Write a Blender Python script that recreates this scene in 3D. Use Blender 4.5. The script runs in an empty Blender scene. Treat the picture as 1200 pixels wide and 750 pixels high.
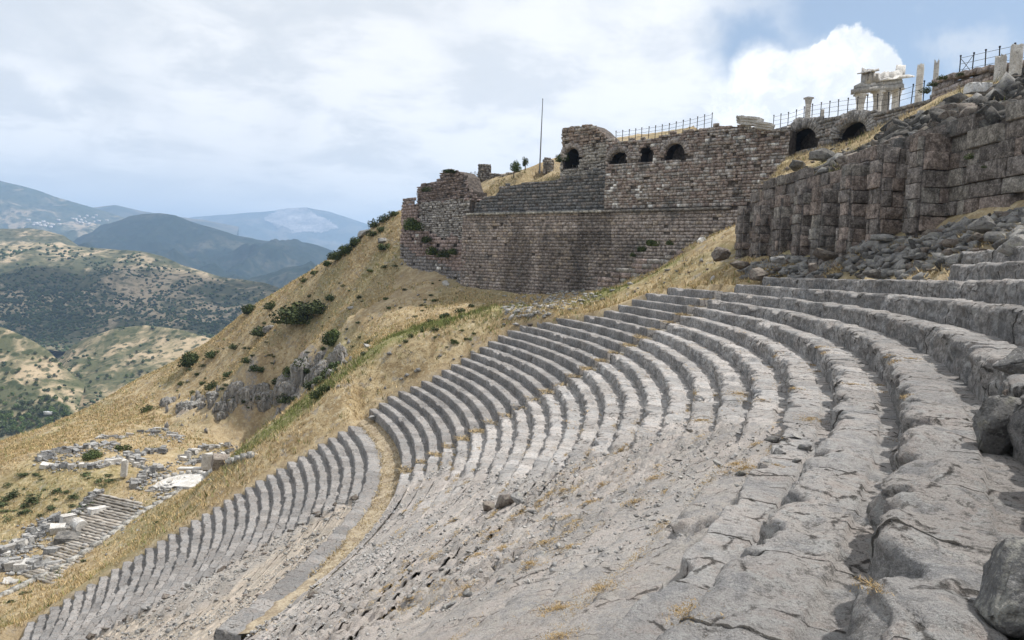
import bpy, bmesh, math, random
import numpy as np
from mathutils import Vector, Matrix
random.seed(7)
rng = np.random.default_rng(7)
SC = bpy.context.scene
COL = SC.collection
PI = math.pi

# ------------------------------------------------------------------ camera model (photo pixels 1200x750)
F, PITCH, ROLL = 892.6, -0.0648, 0.0426
def ray(u, v):
    x = (u - 600) / F; y = -(v - 375) / F
    cr, sr = math.cos(ROLL), math.sin(ROLL)
    x, y = cr * x - sr * y, sr * x + cr * y
    cp, sp = math.cos(PITCH), math.sin(PITCH)
    return np.array([x, cp - y * sp, sp + y * cp])
def at(u, v, Y):
    d = ray(u, v); return d * (Y / d[1])
def onz(u, v, z):
    d = ray(u, v); return d * (z / d[2])
def onplane(u, v, p0, p1):
    d = ray(u, v)
    tx, ty = p1[0] - p0[0], p1[1] - p0[1]
    # solve  s*d = p0 + q*(t)
    det = d[0] * (-ty) + tx * d[1]
    s = (p0[0] * (-ty) + tx * p0[1]) / det
    return s * d

# ------------------------------------------------------------------ noise
def _h(i, j, seed):
    i = (i.astype(np.int64) & 0xffffffff).astype(np.uint64); j = (j.astype(np.int64) & 0xffffffff).astype(np.uint64)
    n = (i * np.uint64(374761393) + j * np.uint64(668265263) + np.uint64(seed * 974711 + 12345)) & np.uint64(0xffffffff)
    n = ((n ^ (n >> np.uint64(13))) * np.uint64(1274126177)) & np.uint64(0xffffffff)
    n = ((n ^ (n >> np.uint64(16))) * np.uint64(2246822519)) & np.uint64(0xffffffff)
    n = n ^ (n >> np.uint64(15))
    return n.astype(np.float64) / 4294967295.0
def vn(x, y, seed=0):
    x = np.asarray(x, float); y = np.asarray(y, float)
    i = np.floor(x); j = np.floor(y); fx = x - i; fy = y - j
    fx = fx * fx * fx * (fx * (fx * 6 - 15) + 10); fy = fy * fy * fy * (fy * (fy * 6 - 15) + 10)
    a = _h(i, j, seed); b = _h(i + 1, j, seed); c = _h(i, j + 1, seed); d = _h(i + 1, j + 1, seed)
    return ((a * (1 - fx) + b * fx) * (1 - fy) + (c * (1 - fx) + d * fx) * fy) * 2 - 1
def fbm(x, y, o=4, seed=0, g=0.5):
    s = 0; a = 1; t = 0
    for k in range(o):
        s = s + a * vn(x * 2**k + 17.3 * k, y * 2**k - 9.1 * k, seed + k); t += a; a *= g
    return s / t
def ridged(x, y, o=4, seed=0):
    s = 0; a = 1; t = 0
    for k in range(o):
        s = s + a * (1 - np.abs(vn(x * 2**k, y * 2**k, seed + k)) * 2); t += a; a *= 0.5
    return s / t
def worley(x, y, seed=0):
    x = np.asarray(x, float); y = np.asarray(y, float)
    i = np.floor(x); j = np.floor(y)
    f1 = np.full(x.shape, 9.0); f2 = np.full(x.shape, 9.0); cid = np.zeros(x.shape)
    for di in (-1, 0, 1):
        for dj in (-1, 0, 1):
            a = i + di; b = j + dj
            px = a + _h(a, b, seed); py = b + _h(a, b, seed + 91)
            d = np.hypot(px - x, py - y)
            c = _h(a, b, seed + 55)
            m = d < f1
            f2 = np.where(m, f1, np.minimum(f2, d)); cid = np.where(m, c, cid); f1 = np.where(m, d, f1)
    return f1, f2, cid
def sst(a, b, x):
    t = np.clip((np.asarray(x, float) - a) / (b - a), 0, 1); return t * t * (3 - 2 * t)

# ------------------------------------------------------------------ object helpers
def tag(o, label=None, cat=None, group=None, kind=None):
    if label: o['label'] = label
    if cat: o['category'] = cat
    if group: o['group'] = group
    if kind: o['kind'] = kind
    return o
def empty(name, loc=(0, 0, 0), label=None, cat=None, group=None, rz=0):
    o = bpy.data.objects.new(name, None); COL.objects.link(o); o.location = loc; o.rotation_euler = (0, 0, rz)
    o.empty_display_size = 0.3
    return tag(o, label, cat, group)
def porg(p):
    v = np.zeros(3)
    while p is not None: v += np.array(p.location); p = p.parent
    return v
def mesh_np(name, V, Fq, mat, parent=None, attrs=None, smooth=False, link=True):
    V = (np.asarray(V, float).reshape(-1, 3) - porg(parent)).astype(np.float32); Fq = np.asarray(Fq, np.int32)
    me = bpy.data.meshes.new(name)
    n = Fq.shape[1]
    me.vertices.add(len(V)); me.vertices.foreach_set('co', V.ravel())
    me.loops.add(Fq.size); me.loops.foreach_set('vertex_index', Fq.ravel())
    me.polygons.add(len(Fq))
    me.polygons.foreach_set('loop_start', np.arange(0, Fq.size, n, dtype=np.int32))
    me.polygons.foreach_set('loop_total', np.full(len(Fq), n, np.int32))
    if smooth: me.polygons.foreach_set('use_smooth', np.ones(len(Fq), bool))
    me.update(calc_edges=True)
    for an, av in (attrs or {}).items():
        av = np.asarray(av, np.float32)
        if av.ndim == 1:
            a = me.attributes.new(an, 'FLOAT', 'POINT'); a.data.foreach_set('value', av)
        else:
            a = me.attributes.new(an, 'FLOAT_COLOR', 'POINT')
            if av.shape[1] == 3: av = np.concatenate([av, np.ones((len(av), 1), np.float32)], 1)
            a.data.foreach_set('color', av.ravel())
    if mat: me.materials.append(mat)
    me.validate()
    if not link: return me
    o = bpy.data.objects.new(name, me); COL.objects.link(o)
    if parent: o.parent = parent
    return o
def place(name, me, loc, rot=(0, 0, 0), sc=(1, 1, 1), parent=None):
    o = bpy.data.objects.new(name, me); COL.objects.link(o)
    o.location = loc; o.rotation_euler = rot; o.scale = sc if hasattr(sc, '__len__') else (sc, sc, sc)
    if parent: o.parent = parent
    return o
def grid_faces(nu, nv):
    i = np.arange(nu - 1)[:, None]; j = np.arange(nv - 1)[None, :]
    a = (i * nv + j).ravel()
    return np.stack([a, a + 1, a + nv + 1, a + nv], 1)
class MB:
    def __init__(s): s.v = []; s.f = []; s.c = []; s.n = 0
    def add(s, V, Fs, c=None):
        V = np.asarray(V, float).reshape(-1, 3)
        s.v.append(V); s.f.append(np.asarray(Fs, int) + s.n); s.n += len(V)
        s.c.append(np.tile(np.asarray(c if c is not None else (.5, .5, .5), float), (len(V), 1)))
    def box(s, cx, cy, cz, sx, sy, sz, rz=0, c=None):
        q = np.array([[-1,-1,-1],[1,-1,-1],[1,1,-1],[-1,1,-1],[-1,-1,1],[1,-1,1],[1,1,1],[-1,1,1]], float) * .5 * np.array([sx, sy, sz])
        a, b = math.cos(rz), math.sin(rz)
        q = np.stack([q[:, 0] * a - q[:, 1] * b + cx, q[:, 0] * b + q[:, 1] * a + cy, q[:, 2] + cz], 1)
        s.add(q, BOXF, c)
    def bar(s, p, q, r, n=6, c=None, r2=None):
        p = np.array(p, float); q = np.array(q, float); d = q - p; L = np.linalg.norm(d); d /= L
        e = np.array([0, 0, 1.]) if abs(d[2]) < .9 else np.array([1., 0, 0])
        a = np.cross(d, e); a /= np.linalg.norm(a); b = np.cross(d, a)
        r2 = r if r2 is None else r2
        t = np.arange(n) * 2 * PI / n
        ring = np.cos(t)[:, None] * a + np.sin(t)[:, None] * b
        V = np.concatenate([p + ring * r, q + ring * r2, [p], [q]])
        Fs = []
        for k in range(n):
            k2 = (k + 1) % n
            Fs.append([k, k2, n + k2, n + k]); Fs.append([k2, k, 2 * n, 2 * n]); Fs.append([n + k, n + k2, 2 * n + 1, 2 * n + 1])
        s.addpoly(V, Fs, c)
    def addpoly(s, V, Fs, c=None): s.add(V, [f if len(set(f)) == 4 else f for f in Fs], c)
    def build(s, name, mat, parent=None, smooth=False, link=True):
        V = np.concatenate(s.v); Fs = np.concatenate(s.f); C = np.concatenate(s.c)
        # degenerate quads (repeated last index) are dropped to triangles
        tri = (Fs[:, 2] == Fs[:, 3])
        if tri.any():
            me = bpy.data.meshes.new(name); V = V - porg(parent)
            me.from_pydata(V.tolist(), [], [tuple(f[:3]) if t else tuple(f) for f, t in zip(Fs.tolist(), tri)])
            a = me.attributes.new('Col', 'FLOAT_COLOR', 'POINT')
            a.data.foreach_set('color', np.concatenate([C, np.ones((len(C), 1))], 1).astype(np.float32).ravel())
            me.materials.append(mat)
            if smooth: me.polygons.foreach_set('use_smooth', np.ones(len(me.polygons), bool))
            if not link: return me
            o = bpy.data.objects.new(name, me); COL.objects.link(o)
            if parent: o.parent = parent
            return o
        return mesh_np(name, V, Fs, mat, parent, {'Col': C}, smooth, link)
BOXF = [[0,3,2,1],[4,5,6,7],[0,1,5,4],[1,2,6,5],[2,3,7,6],[3,0,4,7]]

# ------------------------------------------------------------------ materials
class NT:
    def __init__(s, m):
        m.use_nodes = True; s.t = m.node_tree; s.n = s.t.nodes; s.l = s.t.links
    def new(s, ty, **kw):
        nd = s.n.new(ty)
        for k, v in kw.items():
            if k == 'op': nd.operation = v
            elif hasattr(nd, k) and not k.startswith('i_'): setattr(nd, k, v)
        return nd
    def put(s, sock, v):
        if hasattr(v, 'links'): s.l.new(v, sock)
        else: sock.default_value = v
    def noise(s, vec, scale, detail=4, rough=.55, dist=0.0, out=0):
        nd = s.n.new('ShaderNodeTexNoise'); s.l.new(vec, nd.inputs['Vector'])
        nd.inputs['Scale'].default_value = scale; nd.inputs['Detail'].default_value = detail
        nd.inputs['Roughness'].default_value = rough; nd.inputs['Distortion'].default_value = dist
        return nd.outputs[out]
    def vor(s, vec, scale, feature='F1', rand=1.0):
        nd = s.n.new('ShaderNodeTexVoronoi'); nd.feature = feature; s.l.new(vec, nd.inputs['Vector'])
        nd.inputs['Scale'].default_value = scale; nd.inputs['Randomness'].default_value = rand
        return nd.outputs['Distance']
    def ramp(s, v, a, b, lo=0.0, hi=1.0):
        nd = s.n.new('ShaderNodeMapRange'); nd.interpolation_type = 'SMOOTHSTEP'
        s.put(nd.inputs['Value'], v); nd.inputs['From Min'].default_value = a; nd.inputs['From Max'].default_value = b
        nd.inputs['To Min'].default_value = lo; nd.inputs['To Max'].default_value = hi
        return nd.outputs[0]
    def math(s, op, a, b=0.0, c=None):
        nd = s.n.new('ShaderNodeMath'); nd.operation = op; s.put(nd.inputs[0], a); s.put(nd.inputs[1], b)
        if c is not None: s.put(nd.inputs[2], c)
        return nd.outputs[0]
    def mix(s, f, a, b, bt='MIX'):
        nd = s.n.new('ShaderNodeMix'); nd.data_type = 'RGBA'; nd.blend_type = bt
        s.put(nd.inputs[0], f)
        for sk, v in ((nd.inputs[6], a), (nd.inputs[7], b)):
            if hasattr(v, 'links'): s.l.new(v, sk)
            else: sk.default_value = (*v, 1) if len(v) == 3 else v
        return nd.outputs[2]
    def attr(s, name, out='Color'):
        nd = s.n.new('ShaderNodeAttribute'); nd.attribute_name = name; return nd.outputs[out]
    def pos(s):
        return s.n.new('ShaderNodeNewGeometry').outputs['Position']
    def obj(s):
        return s.n.new('ShaderNodeTexCoord').outputs['Object']
    def vmul(s, v, k):
        nd = s.n.new('ShaderNodeVectorMath'); nd.operation = 'MULTIPLY'; s.l.new(v, nd.inputs[0]); nd.inputs[1].default_value = k; return nd.outputs[0]
    def finish(s, col, height=None, dist=.02, strength=.8, rough=.9, spec=.15):
        b = s.n['Principled BSDF']
        if hasattr(col, 'links'): s.l.new(col, b.inputs['Base Color'])
        else: b.inputs['Base Color'].default_value = (*col, 1)
        b.inputs['Roughness'].default_value = rough; b.inputs['Specular IOR Level'].default_value = spec
        if height is not None:
            bp = s.n.new('ShaderNodeBump'); bp.inputs['Strength'].default_value = strength; bp.inputs['Distance'].default_value = dist
            s.l.new(height, bp.inputs['Height']); s.l.new(bp.outputs[0], b.inputs['Normal'])
def mat(name):
    m = bpy.data.materials.new(name); return m, NT(m)

def m_limestone():
    m, T = mat('weathered_limestone'); P = T.pos()
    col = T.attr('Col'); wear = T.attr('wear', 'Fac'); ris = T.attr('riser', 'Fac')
    n1 = T.noise(P, .42, 5, .62); n2 = T.noise(P, 2.1, 7, .68); n3 = T.noise(P, 8.5, 7, .74); n4 = T.noise(P, 42, 5, .78); n5 = T.noise(P, 4.3, 6, .72)
    n7 = T.noise(P, 130, 3, .75)
    Ps = T.vmul(P, (1, 1, 2.6))
    n6 = T.noise(Ps, 16, 5, .75)
    c = T.mix(T.ramp(n1, .42, .58), (.43, .412, .40), (.51, .47, .44))
    c = T.mix(T.ramp(n2, .52, .60, 0, .65), c, (.46, .40, .365))            # pinkish iron patches
    c = T.mix(T.ramp(n2, .47, .38, 0, .70), c, (.28, .285, .295))           # bluish grey
    c = T.mix(T.ramp(n5, .53, .60, 0, .80), c, (.51, .505, .49))           # pale lichen
    c = T.mix(T.ramp(n3, .55, .66, 0, .75), c, (.54, .53, .51))
    dk = T.math('ADD', T.math('MULTIPLY', ris, .045), n3)
    lich = T.math('MULTIPLY', T.ramp(n3, .47, .40), T.ramp(n1, .44, .54, .45, 1.0))
    lich = T.math('MULTIPLY', lich, T.math('MULTIPLY_ADD', wear, -.55, 1.0))
    c = T.mix(T.math('MULTIPLY', lich, .80), c, (.12, .115, .105))         # dark lichen
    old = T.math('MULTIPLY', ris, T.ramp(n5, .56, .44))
    c = T.mix(T.math('MULTIPLY', old, .66), c, (.11, .112, .113))          # lichen patina plus riser shade painted into the colour
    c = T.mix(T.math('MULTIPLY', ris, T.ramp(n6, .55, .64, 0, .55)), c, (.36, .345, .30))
    c = T.mix(T.ramp(n4, .54, .61, 0, .6), c, (.14, .135, .13))
    c = T.mix(T.ramp(n4, .45, .37, 0, .55), c, (.60, .585, .56))
    v = T.vor(P, .95, 'DISTANCE_TO_EDGE')
    wv = T.math('ADD', v, T.math('MULTIPLY_ADD', n3, .12, -.06))
    crk = T.math('MULTIPLY', T.ramp(wv, .022, .0), T.ramp(n2, .48, .55))
    c = T.mix(T.math('MULTIPLY', crk, .85), c, (.05, .046, .04))
    c = T.mix(T.math('MULTIPLY', wear, T.ramp(n5, .47, .55, 0, .45)), c, (.46, .415, .36))
    c = T.mix(T.math('MULTIPLY', wear, T.ramp(n3, .53, .60, 0, .3)), c, (.32, .24, .16))
    c = T.mix(T.math('MULTIPLY', wear, T.ramp(n1, .50, .58, 0, .4)), c, (.50, .455, .43))
    c = T.mix(T.ramp(n7, .54, .62, 0, .5), c, (.15, .145, .14)); c = T.mix(T.ramp(n7, .46, .38, 0, .4), c, (.58, .565, .54))
    sj = T.math('FRACT', T.math('ADD', T.attr('sj', 'Fac'), T.math('MULTIPLY_ADD', n2, .05, -.025)))
    ed = T.math('MINIMUM', sj, T.math('SUBTRACT', 1.0, sj))
    jt = T.math('MULTIPLY', T.ramp(ed, .011, .003), T.math('MULTIPLY', T.ramp(n5, .40, .47, .25, 1.0), T.math('SUBTRACT', 1.0, wear)))
    c = T.mix(T.math('MULTIPLY', jt, .85), c, (.06, .055, .048))
    c = T.mix(1.0, c, col, 'MULTIPLY')
    h = T.math('ADD', T.math('MULTIPLY', n3, .75), T.math('MULTIPLY', n4, .34))
    h = T.math('ADD', h, T.math('MULTIPLY', n7, .09))
    h = T.math('ADD', h, T.math('MULTIPLY', n2, 1.0))
    h = T.math('SUBTRACT', h, T.math('MULTIPLY', T.math('ADD', crk, jt), .5))
    T.finish(c, h, .11, 1.0, .94, .08)
    return m
def m_block(name, mul=1.0, spots=True):
    """masonry: per-block colour attribute, broken up by noise"""
    m, T = mat(name); P = T.pos(); col = T.attr('Col')
    n1 = T.noise(P, .35, 4, .6); n2 = T.noise(P, 2.2, 6, .65); n3 = T.noise(P, 9, 5, .7)
    k = T.math('MULTIPLY', T.ramp(n2, .38, .62, .62, 1.38), T.ramp(n3, .36, .64, .66, 1.34))
    k = T.math('MULTIPLY', k, mul)
    c = T.mix(1.0, col, T.ramp_rgb(k) if hasattr(T, 'ramp_rgb') else k, 'MULTIPLY')
    if spots:
        c = T.mix(T.ramp(n1, .57, .66, 0, .5), c, (.085, .088, .085))
        c = T.mix(T.ramp(n3, .57, .66, 0, .5), c, (.42, .40, .36))
    h = T.math('ADD', n2, T.math('MULTIPLY', n3, .6))
    T.finish(c, h, .06, .8, .93)
    return m
def m_rock(name, a, b, lichen=(.34, .33, .27)):
    m, T = mat(name); P = T.pos()
    oi = T.n.new('ShaderNodeObjectInfo')
    n1 = T.noise(P, .9, 5, .6); n2 = T.noise(P, 5, 6, .68); n3 = T.noise(P, 26, 5, .7)
    c = T.mix(T.ramp(n1, .42, .58), a, b)
    c = T.mix(T.ramp(n2, .53, .62, 0, .7), c, lichen)
    c = T.mix(T.ramp(n2, .46, .38, 0, .75), c, tuple(x * .40 for x in a))
    c = T.mix(T.ramp(n3, .54, .63, 0, .65), c, tuple(x * .4 for x in b))
    c = T.mix(T.ramp(n3, .45, .36, 0, .5), c, tuple(min(1, x * 1.7) for x in b))
    br = T.math('MULTIPLY_ADD', oi.outputs['Random'], .7, .65)
    c = T.mix(1.0, c, br, 'MULTIPLY')
    h = T.math('ADD', n2, T.math('MULTIPLY', n3, .5))
    T.finish(c, h, .07, 1.0, .93)
    return m
def m_plain(name, c, rough=.7, var=.3, scale=6):
    m, T = mat(name); P = T.pos(); n = T.noise(P, scale, 5, .65); n2 = T.noise(P, scale * 7, 3, .6)
    k = T.math('MULTIPLY', T.ramp(n, .25, .75, 1 - var, 1 + var), T.ramp(n2, .25, .75, 1 - var * .6, 1 + var * .6))
    T.finish(T.mix(1.0, c, k, 'MULTIPLY'), n, .03, .6, rough)
    return m
def m_leaf(name, dark, light, ts=0):
    m, T = mat(name); P = T.pos(); oi = T.n.new('ShaderNodeObjectInfo'); a = T.attr('Col')
    n = T.noise(P, 1.3, 3, .6)
    c = T.mix(T.ramp(n, .3, .7), dark, light)
    c = T.mix(1.0, c, a, 'MULTIPLY')
    c = T.mix(1.0, c, T.math('MULTIPLY_ADD', oi.outputs['Random'], .5, .75), 'MULTIPLY')
    T.finish(c, None, rough=.75, spec=.2)
    return m
def m_grassblade(name):
    m, T = mat(name); c = T.attr('Col'); T.finish(c, None, rough=.8, spec=.1); return m
def m_ground():
    """dry hillside: straw, earth, green sward and bedrock by vertex attributes"""
    m, T = mat('dry_hillside_grass'); P = T.pos(); K = T.attr('Kind')
    sp = T.n.new('ShaderNodeSeparateColor'); T.l.new(K, sp.inputs[0]); g, r, d = sp.outputs
    n1 = T.noise(P, .055, 5, .6); n2 = T.noise(P, .33, 6, .65, .5); n3 = T.noise(P, 1.6, 6, .7); n4 = T.noise(P, 7, 4, .7)
    c = T.mix(T.ramp(n2, .42, .58), (.305, .23, .13), (.445, .355, .215))
    c = T.mix(T.ramp(n3, .53, .62, 0, .75), c, (.205, .15, .085))
    c = T.mix(T.ramp(n1, .51, .60, 0, .6), c, (.20, .19, .095))
    c = T.mix(T.ramp(n3, .46, .38, 0, .65), c, (.52, .455, .325))
    c = T.mix(T.ramp(T.noise(P, .7, 6, .7), .56, .63, 0, .7), c, (.27, .25, .22))
    gg = T.math('MULTIPLY', g, T.ramp(n3, .42, .55, .35, 1))
    c = T.mix(gg, c, T.mix(n4, (.12, .135, .045), (.23, .225, .085)))
    rr = T.ramp(T.math('ADD', r, T.math('MULTIPLY_ADD', n3, .9, -.45)), .42, .62)
    rockc = T.mix(T.ramp(n4, .42, .58), (.15, .145, .14), (.40, .385, .365))
    rockc = T.mix(T.ramp(n2, .5, .6, 0, .5), rockc, (.22, .16, .13))
    c = T.mix(rr, c, rockc)
    dd = T.math('MULTIPLY', d, T.ramp(n3, .3, .62, .55, 1))
    c = T.mix(dd, c, T.mix(T.ramp(n4, .42, .58), (.30, .235, .155), (.44, .355, .245)))
    c = T.mix(T.ramp(n4, .55, .64, 0, .55), c, (.13, .10, .06))
    h = T.math('ADD', T.math('MULTIPLY', n3, 1.0), T.math('MULTIPLY', n4, .4))
    T.finish(c, h, .22, .9, .95, .05)
    return m
def m_hill(name, soil, soil2, scrub, s=1.0, cover=.5, dots=True):
    m, T = mat(name); P = T.pos()
    n1 = T.noise(P, .0035 * s, 5, .6); n2 = T.noise(P, .013 * s, 6, .65, .6); n3 = T.noise(P, .06 * s, 5, .7)
    c = T.mix(T.ramp(n2, .43, .57), soil, soil2)
    mask = T.ramp(T.math('ADD', T.math('MULTIPLY', n2, .6), T.math('MULTIPLY', n1, .6)), .72 - cover * .35, .80 - cover * .25)
    c = T.mix(T.math('MULTIPLY', mask, .85), c, scrub)
    if dots:
        v = T.vor(P, .05 * s)
        dm = T.math('MULTIPLY', T.ramp(v, .42, .30), T.ramp(n3, .40, .5))
        c = T.mix(T.math('MULTIPLY', dm, .85), c, tuple(x * .75 for x in scrub))
    c = T.mix(T.ramp(n3, .53, .62, 0, .55), c, tuple(x * .7 for x in scrub))
    T.finish(c, n3, 4 / s, .6, .95, .02)
    return m
EXPOSURE=0.15
HAZE=9.0e-5
# ================================================================== THE CAVEA
CX, CY = -75.2574, 51.9063
R23, TR, RH = 90.7139, 1.0605, .6434
RL, ZL, TL, HL = 64.5345, -17.0669, 1.0039, .6123
def rowR(k): return R23 + (k - 23) * TR if k > 0 else RL + (k + 1) * TL
def rowZ(k): return -1.62 + (k - 23) * RH if k > 0 else ZL + (k + 1) * HL
KMIN, KMAX = -30, 28
END_T = {16: 24.0, 17: 22.4, 18: 20.5, 19: 17.3, 20: 15.7, 21: 14.9, 22: 14.4, 23: 14.0, 24: 12.3, 25: 7.4, 26: 3.0, 27: -13.0, 28: -11.8}
def row_end(k):
    if k in END_T: return END_T[k]
    if k > 0: return [27.0, 27.1, 27.3, 26.8, 26.2, 25.7, 25.3, 25.2, 25.2, 25, 24.9, 24.9, 24.9, 24.8, 24.7][k - 1]
    return 25.2 + (-1 - k) * .14
def stair_lin(r):
    """the mean slope through the seats, over the whole radius"""
    r = np.asarray(r, float)
    lo = ZL - HL * .5 + (r - RL) / TL * HL
    hi = -1.62 - RH * .5 + (r - R23) / TR * RH
    r1 = rowR(1)
    mid = np.minimum(np.maximum(lo, -99), ZL)
    return np.where(r >= r1, hi, np.where(r > RL, np.maximum(ZL - .2, np.minimum(lo, ZL)), lo))
ENDK = np.arange(KMIN, KMAX + 3)
_er = np.array([rowR(k) for k in ENDK if k != 0]); _et = np.array([row_end(min(k, 28)) for k in ENDK if k != 0])
def end_theta(r): return np.interp(r, _er, _et)
TH_MIN = -44.0
ST0, ST1 = 4.75, 5.85                      # the stairway between the two blocks
WB_K = [-30, -25, -20, -14, -9, -5, -3, -1.01, -1, 0, 1, 3, 5, 8, 10, 12, 14, 17, 19, 20, 21, 22, 23, 30]
WB_T = [9.5, 8.6, 8.0, 5.8, 6.3, 5.8, 5.0, 5.2, -60, -60, 4.2, 3.0, .6, -6.0, -9.6, -10.8, -12.4, -14.8, -16.6, -18.8, -21.2, -60, -60, -60]
def wear_w(k, th, x, y):
    b = np.interp(k, WB_K, WB_T)
    n = fbm(x * .35, y * .35, 3, 40) * 2.6
    kp = np.asarray(k, float) > .5
    w = sst(0, 1, (b - th + n * np.where(kp, 1, .25)) / np.where(kp, 3.2, .7))
    # a few stretches of step survive inside the worn slope
    keep = sst(.22, .42, fbm(x * .16 + 3, y * .16, 2, 77) )
    keep2 = sst(13, 19, k) * sst(-.45, .1, fbm(x * .11, y * .11, 2, 79))
    return w * (1 - .5 * keep * sst(-17, -10, th)) * (1 - .35 * keep2)
def stone_noise(x, y, w, k):
    """small relief of the stone itself, larger where the seats are worn to rubble"""
    d = np.hypot(x, y)
    z = fbm(x * 1.1, y * 1.1, 3, 11) * .028 + fbm(x * 5, y * 5, 4, 15) * .018 + fbm(x * 13, y * 13, 2, 19) * .012 * sst(24, 9, d)
    p1, p2, pc = worley(x * .85 + 3, y * .85 + fbm(x * .8, y * .8, 2, 6) * .3, 83)
    z = z + (pc - .5) * .03 * sst(.02, .07, p2 - p1) - sst(.04, .0, p2 - p1) * .02
    f1, f2, cid = worley(x * 1.55 + fbm(x, y, 2, 5) * .35, y * 1.55, 21)
    g1, g2, cid2 = worley(x * 3.6, y * 3.6, 23)
    far = sst(14, 40, d)
    cob = (sst(.02, .38, f2 - f1) * (.25 + .75 * cid) * .30 + sst(.02, .4, g2 - g1) * (.2 + .8 * cid2) * .15) * (1 - .74 * far) + fbm(x * 2.3, y * 2.3, 5, 27) * (.09 - .05 * far)
    slab = np.maximum(sst(.0, .25, fbm(x * .2 + 9, y * .2, 3, 31)) * sst(26, 18, d), sst(-.42, -.12, fbm(x * .33 + 2, y * .33, 3, 32)) * sst(24, 14, d))     # smooth bedded slabs among the rubble
    und = fbm(x * .45, y * .45, 3, 33) * (.20 - .06 * far)
    z = z + w * (cob * (1 - .93 * slab) + und * (1 - .4 * slab) - .08)
    return z
def block_hash(k, th):
    R = rowR(k); L = 1.35 + .35 * math.sin(k * 12.9)
    s = np.radians(th) * R / L + (7.31 * k) % 1
    b = np.floor(s); fr = s - b
    kk = np.full_like(b, k)
    return b, fr, _h(b, kk, 3), _h(b, kk, 4), _h(b, kk, 5)
def seat_prof(k, th, u, riser):
    """riser: u 0..1 up the riser; tread: u 0..1 from lip to back. returns x,y,z,w,shade"""
    R, Z = rowR(k), rowZ(k)
    t, h = (TR, RH) if k > 0 else (TL, HL)
    if k == 1: h = .86
    a = np.radians(th)
    bx, by = CX + R * np.cos(a), CY + R * np.sin(a)
    uu = u * 0 if riser else u
    w = wear_w(k + np.clip(uu, 0, .999), th, CX + (R + uu * t) * np.cos(a), CY + (R + uu * t) * np.sin(a))
    b, fr, h1, h2, h3 = block_hash(k, th)
    nf = .30 + .70 * sst(9, 26, np.hypot(bx, by)); h1 = .5 + (h1 - .5) * nf; h2 = .5 + (h2 - .5) * nf; h3 = .5 + (h3 - .5) * nf
    right = sst(5.2, 4.4, th) if k > 0 else 0.0
    A = .06 + .12 * right * (1 if k > 12 else .7) + (.05 if k < 0 else 0) + (.16 * sst(-1, -6, th) if k >= 24 else 0)
    # broken lips: bites taken out of the front edge
    f1, f2, cid = worley(np.radians(th) * R * 1.9 + k * 3.3, np.full_like(th, k * 7.7), 61)
    bite = np.where(cid > .45, sst(.55, .1, f1), 0) * A * 1.3
    bite = bite + A * np.maximum(0, fbm(np.radians(th) * R * .9, np.full_like(th, k * 3.1), 4, 63)) * 1.7 + (h1 - .5) * .11 + (fr - .5) * (h2 - .5) * .14
    big = sst(-28.0, -29.2, th) * (1 if k == 23 else 0) + sst(-26.6, -28.0, th) * (.6 if k == 22 else 0)
    wob = fbm(np.radians(th) * R * .8, np.full_like(th, k * 5.3), 3, 65)
    bite = bite + big * (wob * .14 + .03)
    dz = (h2 - .5) * .075 + (h3 - .5) * .06 * (fr - .5)
    knock = np.where(h3 > .93, .16 + .5 * (h3 - .93), 0) * sst(0, .12, np.minimum(fr, 1 - fr))
    gap = sst(.03, .0, np.minimum(fr, 1 - fr) * 1.3) * .03 * nf
    if riser:
        lean = fbm(np.radians(th) * R * 2.6, u * 2.2 + k * 9.0, 5, 67) * (.03 + .13 * right)
        und = -.05 * np.sin(PI * np.clip(u, 0, 1)) * 0
        r = R + bite * (.35 + .65 * u ** 2) + lean * np.sin(PI * np.clip(u, .02, 1)) + und + .02 + gap
        z = Z - h * (1 - u) + (dz - knock) * u
        rr = R + .12 * u; 
        lip = sst(.80, 1.0, u)
        z = z - lip * .035 * (1 + 3 * right) * (0.5 + h3) * .5
        r = r + lip * .02
    else:
        r = R + bite * (1 - u) ** 1.5 + u * t + .025 * (1 - u) + gap * (1 - u)
        ch = sst(.70, .74, u) * (.05 + .02 * h1)
        z = Z + dz - ch - .02 * sst(.10, 0, u) * (1 + 2 * right) - knock * sst(.62, .35, u)
        rr = R + .12 + u * (t - .12)
    ramp = Z + (rr - R) / t * h - h * .52
    r = r * (1 - w) + rr * w
    z = z * (1 - w) + (ramp - (.30 * w if k < 0 else .10)) * w
    x, y = CX + r * np.cos(a), CY + r * np.sin(a)
    lump = big * (fbm(x * 1.7, y * 1.7, 3, 71) * .15 + .03) * (1 if not riser else u) * sst(.75, .35, u if not riser else 0 * u)
    # a foreground ledge of rough rock on row 22, and bumps on the lips
    nz = stone_noise(x, y, w, k)
    lipb = right * (1 - w) * fbm(x * 3.2, y * 3.2, 4, 73) * .035 * (sst(.5, 0, u) if not riser else u)
    z = z + nz * (1 if not riser else u) + lump + lipb
    sh = (.80 + .40 * h1 * (1 - .7 * w) + fbm(x * .5, y * .5, 2, 75) * .12) * (1 - .16 * sst(20, 25, k) * right * (1 - w)) * (1 - .10 * (1 - right) * (1 - w))
    sh = sh * (1 + .14 * w) * (1 - (.25 if k < 0 else .22 - .20 * right) * (1 - w))
    return x, y, z, w, sh
def theta_samples(k, t0, t1, q=.0048, smin=.022):
    R = rowR(k); out = [t0]
    th = t0
    while th < t1:
        a = math.radians(th); d = math.hypot(CX + R * math.cos(a), CY + R * math.sin(a))
        s = max(smin, q * d)
        if math.degrees(math.atan2(CX + R * math.cos(a), max(.01, CY + R * math.sin(a)))) > 45 or CY + R * math.sin(a) < 1.5: s = max(s, .25)
        th += math.degrees(s / R); out.append(min(th, t1))
    return np.array(out)
M_LIME = m_limestone()
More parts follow.
